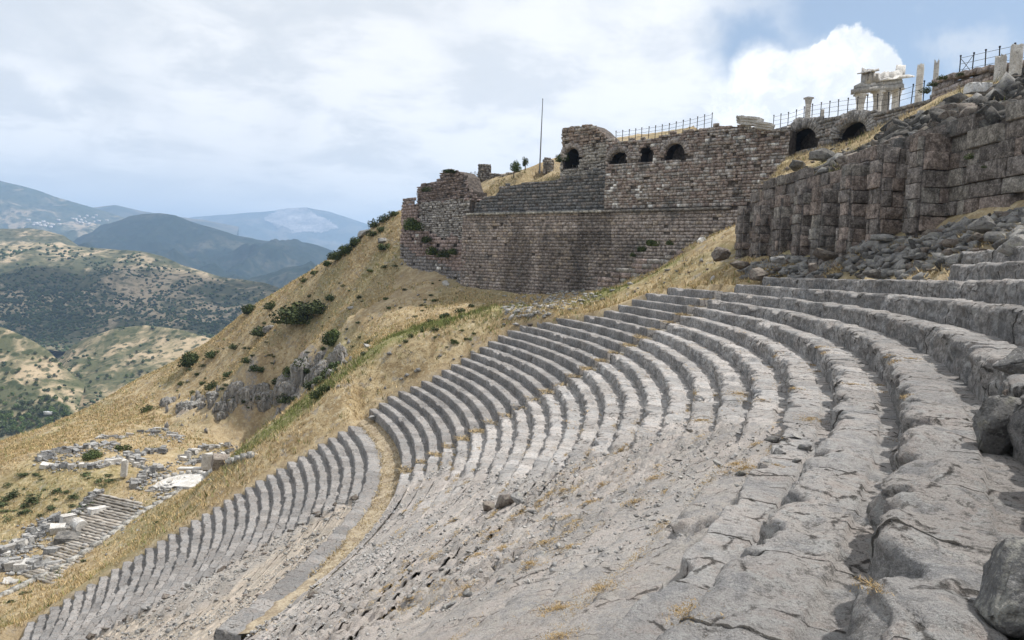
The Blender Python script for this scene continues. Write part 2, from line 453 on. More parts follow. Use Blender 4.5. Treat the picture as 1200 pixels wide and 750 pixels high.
def build_row(k, t0, t1, parent, name='seat_row'):
    ths = theta_samples(k, t0, t1)
    R = rowR(k); a = np.radians(np.clip(ths, t0, t1)); dmin = np.min(np.hypot(CX + R * np.cos(a), CY + R * np.sin(a)))
    ntr = int(np.clip(1.06 / max(.035, .0048 * dmin), 8, 32)); nri = int(np.clip(.7 / max(.04, .006 * dmin), 5, 16))
    cols = []
    for i in range(nri):
        cols.append((True, -.12 + 1.12 * i / (nri - 1)))
    for i in range(1, ntr + 1):
        u = i / ntr; u = u * .6 + .4 * u * u
        cols.append((False, u))
    X = []; 
    for ri, u in cols:
        x, y, z, w, sh = seat_prof(k, ths, np.full_like(ths, u), ri)
        X.append(np.stack([x, y, z, w, sh], 1))
    X = np.stack(X, 1)                                  # (nth, ncol, 5)
    # tuck the back edge under the next riser, and close the two ends
    n, m = X.shape[:2]
    back = X[:, -1:, :].copy(); rr = np.stack([np.cos(np.radians(ths)), np.sin(np.radians(ths))], 1)
    back[:, 0, :2] += rr * (.55 * (1 - back[:, 0, 3:4]) ** .7); back[:, 0, 2] -= .03 * (1 - back[:, 0, 3])
    X = np.concatenate([X, back], 1); m += 1
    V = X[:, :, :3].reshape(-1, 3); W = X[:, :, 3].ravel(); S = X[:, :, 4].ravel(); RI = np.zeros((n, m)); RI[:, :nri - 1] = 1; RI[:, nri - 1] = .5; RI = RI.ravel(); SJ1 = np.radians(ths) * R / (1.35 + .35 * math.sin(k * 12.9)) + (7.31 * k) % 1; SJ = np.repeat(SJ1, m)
    Fq = grid_faces(n, m)[:, ::-1]
    vs = [V]; fs = [Fq]; base = len(V)
    for side in (0, n - 1):                            # end caps: a skirt hanging from the profile
        P = X[side, :, :3].copy(); Q = P.copy(); Q[:, 2] = P[:, 2].min() - .5
        vs.append(Q); idx = side * m + np.arange(m)
        q = np.stack([idx[:-1], idx[1:], base + np.arange(1, m), base + np.arange(m - 1)], 1)
        fs.append(q if side == 0 else q[:, ::-1]); base += m
        W = np.concatenate([W, X[side, :, 3]]); S = np.concatenate([S, X[side, :, 4]]); RI = np.concatenate([RI, np.ones(m)]); SJ = np.concatenate([SJ, np.full(m, .5)])
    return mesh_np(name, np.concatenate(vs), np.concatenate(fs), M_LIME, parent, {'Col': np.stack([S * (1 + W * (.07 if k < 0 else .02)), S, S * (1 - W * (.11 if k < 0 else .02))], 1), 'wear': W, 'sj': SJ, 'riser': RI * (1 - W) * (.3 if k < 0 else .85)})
def ctr(th, k): 
    a = math.radians(th); return (CX + rowR(k) * math.cos(a), CY + rowR(k) * math.sin(a), rowZ(k))
T0 = empty('theatre_seating', (0, 0, 0), 'lower tier of curved grey stone seat rows below the strip of straw coloured walkway', 'seating')
for k in range(KMIN, 0):
    build_row(k, -16.0, row_end(k), T0)
T1 = empty('theatre_seating', (0, 0, 0), 'upper block of crisp curved stone seat rows between the grassy slope and the stairway', 'seating')
for k in range(1, 25):
    if row_end(k) > ST1: build_row(k, ST1, row_end(k), T1)
T2 = empty('theatre_seating', (0, 0, 0), 'broad upper block of worn grey stone seat rows running down into the right foreground', 'seating')
for k in range(1, KMAX + 1):
    lo = -30.0 if k < 12 else (-37 if k < 19 else TH_MIN)
    build_row(k, lo, min(ST0, row_end(k)), T2)
# seat surface height for anything that lies on the stones
def seat_z(x, y):
    r = math.hypot(x - CX, y - CY); th = math.degrees(math.atan2(y - CY, x - CX))
    if r > rowR(1): k = int(math.floor((r - R23) / TR + 23 + 1e-6)); k = max(1, min(KMAX, k)); u = (r - rowR(k)) / TR
    elif r > RL: k = -1; u = min(1, (r - RL) / TL)
    else: k = int(math.floor((r - RL) / TL - 1 + 1e-6)); u = (r - rowR(k)) / TL
    q = seat_prof(k, np.array([th]), np.array([min(.98, max(.0, u))]), False)
    return float(q[2][0])
def seat_z_many(X, Y):
    r = np.hypot(X - CX, Y - CY); th = np.degrees(np.arctan2(Y - CY, X - CX)); k = np.where(r > rowR(1), np.clip(np.floor((r - R23) / TR + 23), 1, KMAX), np.floor((r - RL) / TL - 1)); k = np.where((r <= rowR(1)) & (r > RL), -1, k); Z = np.zeros(len(X))
    for kk in np.unique(k):
        m_ = k == kk; kk = int(kk); u = np.clip((r[m_] - rowR(kk)) / (TR if kk > 0 else TL), 0, .98); Z[m_] = seat_prof(kk, th[m_], u, False)[2]
    return Z
def hit_seat(u, v):
    d = ray(u, v); S = np.concatenate([np.arange(2.0, 20, .015), np.arange(20, 140, .06)]); P = S[:, None] * d; r = np.hypot(P[:, 0] - CX, P[:, 1] - CY)
    ok = (r > rowR(KMIN)) & (r < rowR(KMAX + 1)) & (P[:, 2] < stair_lin(r) + 1.2) & (P[:, 2] > stair_lin(r) - 1.5)
    Q = P[ok]
    if not len(Q): return None
    Z = seat_z_many(Q[:, 0], Q[:, 1]); b = Q[:, 2] < Z
    return Q[int(np.argmax(b))] if b.any() else None
# the stairway: narrow worn steps with straw debris between the two upper blocks
def build_stairway():
    vs = []; nth = 6; rs = []
    for k in range(1, 24):
        R = rowR(k)
        for q in range(2):
            zz = rowZ(k) - RH * (.5 if q == 0 else 0) - .06
            rs += [(R + q * TR * .5 + .02, zz - RH * .5), (R + q * TR * .5 + .05, zz), (R + (q + 1) * TR * .5 - .02, zz + .01)]
    ths = np.linspace(ST0 - .15, ST1 + .15, nth); V = []; W = []; S = []
    for th in ths:
        a = math.radians(th)
        for r, z in rs:
            x, y = CX + r * math.cos(a), CY + r * math.sin(a)
            n = float(fbm(np.array([x * 1.7]), np.array([y * 1.7]), 3, 91)[0])
            V.append((x, y, z + n * .2 - .28)); W.append(.8); S.append(.8 + .3 * random.random())
    S = np.array(S)
    return mesh_np('steps', V, grid_faces(nth, len(rs))[:, ::-1], M_LIME, T3, {'Col': np.stack([S, S, S * .95], 1), 'wear': W, 'sj': np.full(len(W), .5)})
T3 = empty('stairway', (0, 0, 0), 'narrow radial stairway of worn half steps littered with straw between the upper seat blocks', 'stairway')
build_stairway()
# the walkway (diazoma)
def build_walkway():
    m, T = mat('trodden_straw_earth'); P = T.pos()
    n2 = T.noise(P, 1.1, 5, .65); n3 = T.noise(P, 7, 5, .7)
    c = T.mix(T.ramp(n2, .42, .58), (.24, .195, .14), (.36, .305, .225)); c = T.mix(T.ramp(n3, .53, .62, 0, .7), c, (.19, .14, .09)); c = T.mix(T.ramp(n3, .46, .38, 0, .6), c, (.50, .43, .30))
    T.finish(c, n3, .05, .8, .95, .05)
    ths = np.linspace(-16, 30, 500); nr = 18; us = np.linspace(0, 1, nr); V = []
    r0, r1 = RL + .72, rowR(1) + .3
    for th in ths:
        a = math.radians(th); r = r0 + (r1 - r0) * us
        x = CX + r * math.cos(a); y = CY + r * math.sin(a)
        ed = fbm(np.full_like(us, th * .55), np.zeros_like(us), 3, 95) * .22 + fbm(np.full_like(us, th * 3.1), np.zeros_like(us), 2, 96) * .08
        z = ZL - .26 + .30 * sst(.10, .30, us + ed * .6) + .36 * sst(.3, 1, us) + fbm(x * 1.2, y * 1.2, 3, 97) * .05
        V.append(np.stack([x, y, z], 1))
    o = mesh_np('path', np.concatenate(V), grid_faces(len(ths), nr)[:, ::-1], m, None, None, True)
    tag(o, 'curved earth walkway covered in straw between lower and upper seats', 'path', None, 'structure')
build_walkway()
# ================================================================== NEAR TERRAIN
PIER0, PIER1 = (22.5, 74.0), (24.2, 28.0)          # line of the buttressed wall
BIG0, BIG1 = (-8.7, 130.0), (32.0, 95.0)           # line of the great terrace wall
BAS0 = (-22.5, 150.0)                              # far end of the ruined bastion
ARC0, ARC1 = (33.0, 101.0), (40.5, 74.0)           # upper wall with the vault mouths
RW0, RW1 = (39.5, 74.0), (41.5, 50.0)              # ashlar corner wall top right
def tps_fit(P, lam=.02):
    P = np.asarray(P, float); X = P[:, :2]; n = len(X)
    d = np.hypot(X[:, None, 0] - X[None, :, 0], X[:, None, 1] - X[None, :, 1])
    K = np.where(d > 0, d * d * np.log(d + 1e-12), 0) + lam * np.eye(n) * 50
    A = np.zeros((n + 3, n + 3)); A[:n, :n] = K; A[:n, n] = 1; A[:n, n + 1:] = X; A[n, :n] = 1; A[n + 1:, :n] = X.T
    b = np.zeros(n + 3); b[:n] = P[:, 2]
    return X, np.linalg.solve(A, b)
def tps_eval(fit, x, y):
    X, c = fit; sh = np.shape(x); x = np.ravel(x); y = np.ravel(y); out = np.empty(len(x))
    for i in range(0, len(x), 20000):
        d2 = (x[i:i+20000, None] - X[None, :, 0])**2 + (y[i:i+20000, None] - X[None, :, 1])**2
        K = np.where(d2 > 0, .5 * d2 * np.log(d2 + 1e-12), 0)
        out[i:i+20000] = K @ c[:-3] + c[-3] + c[-2] * x[i:i+20000] + c[-1] * y[i:i+20000]
    return out.reshape(sh)
RIDGE = [(470,252,158),(452,261,160),(430,271,163),(405,290,168),(385,303,172),(350,327,178),(300,358,184),(250,396,190),(200,427,192),(150,452,192),(100,487,190),(50,507,186),(0,524,180),(-60,545,172),(-120,575,160)]
CP = []
for u, v, Y in RIDGE:
    p = at(u, v, Y); CP.append(p)
    CP.append(np.array([p[0] * (Y + 30) / Y, p[1] + 30, p[2] - 22])); CP.append(np.array([p[0] * (Y + 75) / Y, p[1] + 75, p[2] - 62]))
for u, v, Y in [(480,330,140),(420,350,147),(350,375,158),(300,400,165),(250,430,170),(200,455,172),(150,475,170),(350,420,139),(395,395,131),(300,443,150),(250,462,156),
                (355,455,137),(220,488,152),(300,478,149),(150,497,150),(80,505,153),(30,520,155),(470,302,150),(500,318,140),(540,338,129),(590,345,123),(640,347,117),(700,341,111),
                (590,360,95),(530,377,95),(480,390,93),(440,407,92),(400,442,90),(330,492,88),(275,531,88),(530,346,127),(480,372,117),(440,392,114),(400,428,118),(330,484,140),
                (700,345,96),(650,360,98),(620,372,97),(760,325,88),(800,308,83),(845,282,80),(825,326,74.5),(865,318,68),(905,316,61),(930,318,57),(800,300,104),(860,268,97),
                (200,600,90),(100,680,80),(20,735,73),(160,640,85),(-40,770,70)]:
    CP.append(at(u, v, Y))
for u, v, z in [(300,502,-33),(240,516,-33),(180,522,-33),(120,523,-33),(60,527,-33.2),(10,545,-34.5),(40,562,-35),(100,562,-33.6),(30,602,-37.5),(80,605,-36.8),(0,642,-38.6),(60,652,-38),(20,690,-38.6),
                (0,702,-38.4),(100,640,-37.2),(160,605,-35.6),(250,556,-33.2),(290,536,-32.6),(130,600,-36.2),(170,580,-34.4),(210,560,-33.2),(250,535,-33),(185,573,-34.1),(206,579,-34.2),(230,563,-33.7),(200,563,-33.7),(215,570,-33.9),(180,588,-34.9),(-60,640,-39),(-60,700,-39)]:
    CP.append(onz(u, v, z))
PBASE = [(868,293),(913,297),(963,300),(997,300),(1033,286),(1080,263),(1133,238),(1200,224)]
for u, v in PBASE: CP.append(onplane(u, v, PIER0, PIER1))
for y, z in ((22, 6.4), (12, 6.8), (0, 7.0), (-10, 7.0)): CP.append(np.array([25.5, y, z]))
for y, z in ((150, -3), (120, 0), (100, 5), (75, 7), (50, 8), (20, 9), (-10, 9)): CP.append(np.array([60.0, y, z]))
for x, y, z in ((0, 175, 0), (40, 170, 4), (20, 215, -14), (60, 210, -5), (-130, 95, -62), (-125, 60, -62), (-95, 70, -48), (-90, 95, -45.5), (-85, 115, -41), (-100, 40, -55)):
    CP.append(np.array([x, y, z]))
for k in (26, 27, 28):
    for th in (-6, -14, -22, -30, -38):
        a = math.radians(th); R = rowR(28) + 1.3; CP.append(np.array([CX + R * math.cos(a), CY + R * math.sin(a), rowZ(28) + .2])) if k == 28 else None
TPS = tps_fit(CP)
def ground_z(x, y, detail=True):
    x = np.asarray(x, float); y = np.asarray(y, float)
    z = tps_eval(TPS, x, y)
    r = np.hypot(x - CX, y - CY); th = np.degrees(np.arctan2(y - CY, x - CX))
    et = np.where(r > rowR(28) + TR, -200, end_theta(r))
    et = np.where(r < rowR(KMIN), 29.6, et)
    zs = stair_lin(np.clip(r, rowR(KMIN), 200))
    lat = np.radians(th - et) * r
    lat = np.where(r > rowR(24), np.minimum(lat, 60), lat)
    # talus side: distance beyond the last surviving row
    out = np.maximum(lat, 0)
    dtop = np.maximum(r - (rowR(28) + TR), 0); out = np.where(r > rowR(28) + TR, np.minimum(np.where(th > -4, np.maximum((th + 4.3) * .017 * r, dtop), dtop), 50), out)
    bl = sst(0, 5.5, out)
    ze = (zs + .10) * (1 - bl) + z * bl
    inside = (lat < 0) & (r < rowR(28) + TR)
    zi = zs - .25 - 1.2 * sst(0, -1.2, lat)
    z = np.where(inside & (th > -80), zi, np.where((np.abs(th) < 100), ze, z))
    if detail:
        tal = sst(rowR(26), rowR(26) + 2, r) * sst(76, 66, y)
        z = z + np.where(inside, 0, 1) * tal * bl * (fbm(x * .6, y * .6, 3, 171) * .55 + fbm(x * .25, y * .25, 2, 172) * .5)
        rk = rock_mask(x, y)
        z = z + np.where(inside, 0, 1) * ((fbm(x * .12, y * .12, 4, 101) * .7 + fbm(x * .55, y * .55, 3, 105) * .22) * (.35 + .65 * bl * np.ones_like(z)) * flat_mask(x, y)
              + rk * (ridged(x * .30 + fbm(x * .2, y * .2, 2, 9), y * .16, 4, 107) * 1.6 + fbm(x * 1.1, y * .5, 3, 109) * .7))
    return z
ROCKP = [at(*p) for p in [(395,432,128),(365,440,133),(340,450,137),(310,462,143),(270,470,150),(225,478,153),(200,470,160),(330,440,140),(290,455,150),(380,455,124),(255,470,152)]]
ROCKR = [6, 6, 5, 5, 5, 5, 4, 4, 4, 3, 4]
def rock_mask(x, y):
    m = np.zeros_like(np.asarray(x, float))
    for p, r in zip(ROCKP, ROCKR): m = np.maximum(m, sst(1.25, .45, np.hypot(x - p[0], y - p[1]) / r + fbm(x * .22, y * .22, 3, 111) * .35))
    return m
def flat_mask(x, y):
    t = sst(-42, -50, x) * sst(150, 140, y) * sst(75, 82, y) * sst(-80, -72, x)
    return 1 - .8 * t
M_GROUND = m_ground()
GX = np.arange(-150, 62, .62); GY = np.arange(-14, 232, .62)
def build_ground():
    X, Y = np.meshgrid(GX, GY, indexing='ij')
    Z = ground_z(X, Y)
    K = np.zeros(X.shape + (3,))
    r = np.hypot(X - CX, Y - CY); th = np.degrees(np.arctan2(Y - CY, X - CX)); lat = np.radians(th - end_theta(r)) * r
    g = np.zeros_like(X)
    for u, v, Y_, R in [(540,372,96,7),(500,388,94,6),(570,365,97,5),(430,420,91,4),(400,445,90,4),(370,468,89,4),(340,490,88,4),(300,515,87,3.5),(480,380,98,5),(210,575,92,3),(120,655,82,3),(720,350,88,5),(700,352,92,5),(770,318,86,4)]:
        p = at(u, v, Y_); g = np.maximum(g, sst(1.3, .3, np.hypot(X - p[0], Y - p[1]) / R + fbm(X * .2, Y * .2, 3, 121) * .5))
    for u, v, z, R in [(60,575,-35.5,9),(110,570,-34,7),(20,570,-36,8)]:
        p = onz(u, v, z); g = np.maximum(g, .40 * sst(1.3, .3, np.hypot(X - p[0], Y - p[1]) / R + fbm(X * .2, Y * .2, 3, 122) * .5))
    K[..., 0] = g
    K[..., 1] = np.clip(rock_mask(X, Y) * (.42 + .35 * fbm(X * .35, Y * .35, 3, 191)) + .25 * sst(.25, .6, fbm(X * .05, Y * .05, 3, 123)) * sst(90, 110, Y), 0, 1)
    d = sst(1.6, .0, np.abs(lat)) * .7
    for u, v, Y_, R in [(500,335,136,12),(560,342,124,9),(470,345,132,9),(440,345,142,8),(520,350,118,7)]:
        p = at(u, v, Y_); d = np.maximum(d, .4 * sst(1.3, .3, np.hypot(X - p[0], Y - p[1]) / R + fbm(X * .15, Y * .15, 3, 125) * .5))
    for u, v, z, R in [(250,505,-33,16),(180,500,-33,12),(80,515,-33,12),(100,625,-37,9),(170,590,-35,8),(40,670,-38,8),(240,540,-33,8)]:
        p = onz(u, v, z); d = np.maximum(d, .42 * sst(1.3, .3, np.hypot(X - p[0], Y - p[1]) / R + fbm(X * .2, Y * .2, 3, 126) * .5))
    d = np.maximum(d, .15 * sst(94, 96, r) * sst(70, 55, Y)); K[..., 1] = np.maximum(K[..., 1], .40 * sst(94, 96, r) * sst(72, 62, Y))
    K[..., 2] = d
    o = mesh_np('hillside', np.stack([X, Y, Z], -1).reshape(-1, 3), grid_faces(len(GX), len(GY))[:, ::-1], M_GROUND, None, {'Kind': K.reshape(-1, 3)}, True)
    tag(o, 'dry straw coloured hillside beyond and below the theatre', 'hillside', None, 'structure')
    return Z
GZ = build_ground()
def gz(x, y):
    i = min(max((x - GX[0]) / .62, 0), len(GX) - 1.001); j = min(max((y - GY[0]) / .62, 0), len(GY) - 1.001)
    a, b = int(i), int(j); fx, fy = i - a, j - b
    return float((GZ[a, b] * (1 - fx) + GZ[a+1, b] * fx) * (1 - fy) + (GZ[a, b+1] * (1 - fx) + GZ[a+1, b+1] * fx) * fy)
def hit_ground(u, v, y0=30, y1=230):
    d = ray(u, v); y = y0
    while y < y1:
        x, z = d[0] * y / d[1], d[2] * y / d[1]
        if z < gz(x, y): return np.array([x, y, gz(x, y)])
        y += .25
    return None
# ------------------------------------------------------------------ the upper terraces behind the walls
UCP = []
for u, v, Y in [(505,214,147),(545,226,138),(590,207,146),(560,208,150),(640,200,134),(690,186,122),(600,203,155),(540,206,158),(690,160,140),(640,190,150),(720,168,116),(780,158,110),(840,148,104),(840,148,130),(780,158,140),
                (895,217,78),(930,206,72),(985,193,61),(1020,172,55.5),(1060,158,49.5),(1110,152,44),(1165,137,38.5),(1200,128,35.5),
                (897,190,97),(940,180,91),(1000,164,85),(1060,136,77),(1090,120,71),(1150,108,62),(1200,98,55),(1150,118,47),(1200,93,42),(1120,135,50),(1000,178,70),(950,195,80),(1060,148,60)]:
    UCP.append(at(u, v, Y))
UCP += [np.array([60, y, 20.0]) for y in (60, 90, 120, 150)] + [np.array([45, y, 19.8]) for y in (80, 110, 140)]
UCP += [np.array([36, y, z]) for y, z in ((20, 13), (0, 13), (-10, 13))] + [np.array([27, y, 10.5]) for y in (20, 5, -10)]
UT = tps_fit(UCP)
def lin_s(p0, p1, x, y):
    L = math.hypot(p1[0] - p0[0], p1[1] - p0[1]); tx, ty = (p1[0] - p0[0]) / L, (p1[1] - p0[1]) / L
    return (x - p0[0]) * tx + (y - p0[1]) * ty, -((x - p0[0]) * ty - (y - p0[1]) * tx), L
def pxprof(pts, p0, p1):
    q = sorted([(float(lin_s(p0, p1, *onplane(u, v, p0, p1)[:2])[0]), float(onplane(u, v, p0, p1)[2])) for u, v in pts]); return np.array([a for a, _ in q]), np.array([b for _, b in q])
BIGTOP = pxprof([(542, 250), (556, 240), (574, 230), (600, 214), (645, 209), (676, 205), (706, 198), (712, 170), (760, 164), (830, 149), (880, 149), (905, 152)], BIG0, BIG1)
BASTOP = pxprof([(469, 250), (485, 240), (541, 236)], BAS0, BIG0)
PIETOP = pxprof([(862, 243), (895, 220), (925, 210), (985, 196), (1000, 188), (1020, 176), (1063, 164), (1112, 156), (1168, 140), (1200, 129), (1250, 114)], PIER0, PIER1)
ARCTOP = pxprof([(880, 154), (900, 154), (920, 150), (950, 140), (990, 134.5), (1040, 129), (1055, 124), (1080, 118), (1090, 114)], ARC0, ARC1)
def front_x(y):
    return np.interp(y, [-20, 28, 74, 93, 97, 130, 150, 175], [25.9, 24.2 + .6, 22.5 + .7, 32.2, 33.6, -8.7 + 3.2, -22.5 + 3.4, -26])
def upper_z(x, y, detail=True):
    x = np.asarray(x, float); y = np.asarray(y, float); z = tps_eval(UT, x, y)
    if detail: z = z + fbm(x * .25, y * .25, 4, 131) * .35 + fbm(x * .9, y * .9, 3, 133) * .12
    s, d, L = lin_s(BIG0, BIG1, x, y)
    left = s < float(lin_s(BIG0, BIG1, *onplane(709, 190, BIG0, BIG1)[:2])[0])
    cap = np.interp(s, *BIGTOP) - .45 + np.where(left, .46, -.08) * np.maximum(d - 2.5, 0)
    z = np.where((s > 0) & (s < L + 1.5) & (y > 93), np.minimum(z, cap), z)
    s2, d2, L2 = lin_s(BAS0, BIG0, x, y); cap2 = np.interp(s2, *BASTOP) - .8 + .7 * np.maximum(d2 - 4, 0)
    z = np.where((s <= 0) & (y > 93), np.minimum(z, cap2), z)
    s3, d3, L3 = lin_s(PIER0, PIER1, x, y); cap3 = np.interp(s3, *PIETOP) - .35 + .62 * np.maximum(d3 - .5, 0)
    z = np.where((y < 76), np.minimum(z, cap3), z)
    s4, d4, L4 = lin_s(ARC0, ARC1, x, y); top4 = np.interp(s4, *ARCTOP)
    z = np.where((s4 > -4) & (s4 < L4 + 2) & (d4 > .9), top4 - .25, z); z = np.where((s4 > -4) & (s4 < L4 + 2) & (d4 <= .9), np.minimum(z, top4 - 4.1 + 1.9 * sst(11, 20, s4)), z)
    s5, d5, L5 = lin_s(RW0, RW1, x, y); z = np.where((s5 > 0) & (d5 > .6), np.maximum(z, 19.2), z)
    return z
def build_upper():
    Yg = np.arange(-14, 160, .6); nx = 90; V = []; K = []
    for y in Yg:
        f = float(front_x(y)); x = f + (66 - f) * (np.linspace(0, 1, nx) ** 1.5); x[0] = x[1] - .02
        z = upper_z(x, np.full(nx, y)); z[0] -= 2.5; V.append(np.stack([x, np.full(nx, y), z], 1))
        k = np.zeros((nx, 3)); k[:, 1] = .25 * sst(80, 60, y) + .35 * sst(58, 48, y) + .15 * sst(-.1, .4, fbm(x * .15, np.full(nx, y * .15), 3, 135)); k[:, 2] = .4 * sst(100, 130, y); k[:, 0] = .3 * sst(.1, .5, fbm(x * .2, np.full(nx, y * .2), 3, 136)); K.append(k)
    V = np.concatenate(V); K = np.concatenate(K)
    Fq = grid_faces(len(Yg), nx); Cc = V[Fq].mean(1); kill = np.zeros(len(Fq), bool)
    for p0, p1, sc, zc, rx, rz, zb in TUNNELS:
        s_, d_, _ = lin_s(p0, p1, Cc[:, 0], Cc[:, 1]); kill |= (np.abs(s_ - sc) < rx + .45) & (d_ > -.3) & (d_ < 8.5) & (Cc[:, 2] < zc + rz + .15) & (Cc[:, 2] > zb - .1)
    Fq = Fq[~kill]
    o = mesh_np('upper_terrace', V, Fq, M_GROUND, None, {'Kind': K}, True)
    tag(o, 'dry grassy ground of the upper terraces behind the walls', 'terrace', None, 'structure')
# ================================================================== MASONRY
M_BROWN = m_block('brown_andesite_blocks'); M_DARK = m_block('dark_mortar_core', 1.0, False)
M_VOID = m_plain('dark_vault_lining', (.035, .03, .028), .95, .3, 2)  # near-black lining colour for every vault interior
def cushion(n, rr):
    """front face grid of one block: (n*n) local coords a,b in -1..1 and push-out d"""
    t = np.linspace(-1, 1, n) if n < 4 else np.array([-1, -.93, .93, 1]); A, B = np.meshgrid(t, t, indexing='ij')
    return A.ravel(), B.ravel()
def masonry(name, p0, t, z_lo, z_hi, s0, s1, ch, bl, parent, mat=None, colour=None, hole=None, depth=.35, gap=.035, jit=.05, batter=0.0, off=0.0, nfront=2, miss=.02, seed=0, zfun=(None, None), irregular=.25, rough=0.0, cvar=.14):
    """courses of individual blocks on the vertical plane through p0 along unit t (face normal = t turned to the right)"""
    R = np.random.default_rng(seed + 1000)
    t = np.array(t, float) / np.linalg.norm(t); nrm = np.array([t[1], -t[0]])
    vs = []; fs = []; cs = []; nv = 0
    lo = zfun[0] or (lambda s: z_lo); hi = zfun[1] or (lambda s: z_hi)
    z = z_lo
    while z < z_hi:
        h = ch * R.uniform(1 - irregular * .5, 1 + irregular * .5)
        s = s0 - R.uniform(0, bl)
        while s < s1:
            l = bl * R.uniform(1 - irregular * 1.6, 1 + irregular * 1.6)
            a, b = max(s, s0), min(s + l, s1); s += l
            if b - a < .12 * bl: continue
            sc, zc = (a + b) / 2, z + h / 2
            if zc < lo(sc) or zc + h * .3 > hi(sc): continue
            if hole and hole(sc, zc): continue
            if R.random() < miss: continue
            c = np.array(colour(sc, zc, R) if colour else (.2, .17, .15)) * R.uniform(1 - cvar, 1 + cvar)
            g = gap * R.uniform(.6, 1.5); d = off + R.normal(0, jit) - batter * (zc - z_lo)
            hh = h / 2; ww = (b - a) / 2
            if nfront == 2:
                L = [(-ww, -hh, d - depth), (ww, -hh, d - depth), (ww, hh, d - depth), (-ww, hh, d - depth),
                     (-ww + g, -hh + g, d + R.normal(0, jit * .4)), (ww - g, -hh + g, d + R.normal(0, jit * .4)), (ww - g, hh - g, d + R.normal(0, jit * .4)), (-ww + g, hh - g, d + R.normal(0, jit * .4))]
                L = np.array(L); q = [[4, 5, 6, 7], [0, 1, 5, 4], [1, 2, 6, 5], [2, 3, 7, 6], [3, 0, 4, 7]]
            else:
                n = nfront; A, B = cushion(n, 0)
                e = np.maximum(np.abs(A), np.abs(B)); edge = e > .999
                corner = (np.abs(A) > .999) & (np.abs(B) > .999)
                px = A * (ww - g * .4); pz = B * (hh - g * .4)
                rp = R.normal(0, rough, len(A))
                pd = d + np.where(corner, -g * .8, np.where(edge, -g * .4, 0)) + rp * np.where(edge, .7, 1)
                px = px + R.normal(0, rough * .5, len(A)) * edge; pz = pz + R.normal(0, rough * .5, len(A)) * edge
                L = np.stack([px, pz, pd], 1); q = grid_faces(n, n).tolist()
                q = [x[::-1] for x in q]
                ring = [i * n for i in range(n)] + [(n - 1) * n + j for j in range(1, n)] + [i * n + n - 1 for i in range(n - 2, -1, -1)] + [j for j in range(n - 2, 0, -1)]
                k0 = len(L); back = L[ring].copy(); back[:, 2] = d - depth; L = np.concatenate([L, back])
                m = len(ring)
                for i in range(m): q.append([ring[i], ring[(i + 1) % m], k0 + (i + 1) % m, k0 + i][::-1])
            V = np.stack([p0[0] + t[0] * (sc + L[:, 0]) + nrm[0] * L[:, 2], p0[1] + t[1] * (sc + L[:, 0]) + nrm[1] * L[:, 2], zc + L[:, 1]], 1)
            vs.append(V); fs.append(np.array(q) + nv); nv += len(V); cs.append(np.tile(c, (len(V), 1)))
        z += h
    if not vs: return None
    return mesh_np(name, np.concatenate(vs), np.concatenate(fs), mat or M_BROWN, parent, {'Col': np.concatenate(cs)})
def core(name, p0, t, s0, s1, lo, hi, parent, thick=1.5, off=-.16, ds=.5, dz=.5, hole=None, batter=0., z0=0., col=(.10, .085, .075), mat=None):
    """the rubble body behind the facing: front sheet with holes, solid top, ends and back"""
    t = np.array(t, float) / np.linalg.norm(t); nrm = np.array([t[1], -t[0]])
    n = max(2, int((s1 - s0) / ds)); S = np.linspace(s0, s1, n + 1); mb = MB()
    P = lambda s, z, d: (p0[0] + t[0] * s + nrm[0] * d, p0[1] + t[1] * s + nrm[1] * d, z)
    for i in range(n):
        a, b = S[i], S[i + 1]; za, zb = max(hi(a), lo(a) + .1), max(hi(b), lo(b) + .1); la, lb = lo(a), lo(b)
        m = max(1, int((max(za - la, zb - lb)) / dz))
        for j in range(m):
            q = [(a, la + (za - la) * j / m), (b, lb + (zb - lb) * j / m), (b, lb + (zb - lb) * (j + 1) / m), (a, la + (za - la) * (j + 1) / m)]
            cs_, cz = (a + b) / 2, sum(x[1] for x in q) / 4
            if hole and hole(cs_, cz): continue
            mb.add([P(s, z, off - batter * (z - z0)) for s, z in q], [[0, 1, 2, 3]], col)
        ba = off - batter * (za - z0); bb = off - batter * (zb - z0)
        mb.add([P(a, za, ba), P(b, zb, bb), P(b, zb, bb - thick), P(a, za, ba - thick)], [[0, 1, 2, 3]], col)
        mb.add([P(b, lb, off - thick), P(a, la, off - thick), P(a, za, ba - thick), P(b, zb, bb - thick)], [[0, 1, 2, 3]], col)
    for s, fl in ((s0, 0), (s1, 1)):
        z1 = max(hi(s), lo(s) + .1); q = [P(s, lo(s), off), P(s, lo(s), off - thick), P(s, z1, off - batter * (z1 - z0) - thick), P(s, z1, off - batter * (z1 - z0))]
        mb.add(q if fl else q[::-1], [[0, 1, 2, 3]], col)
    return mb.build(name, mat or M_DARK, parent)
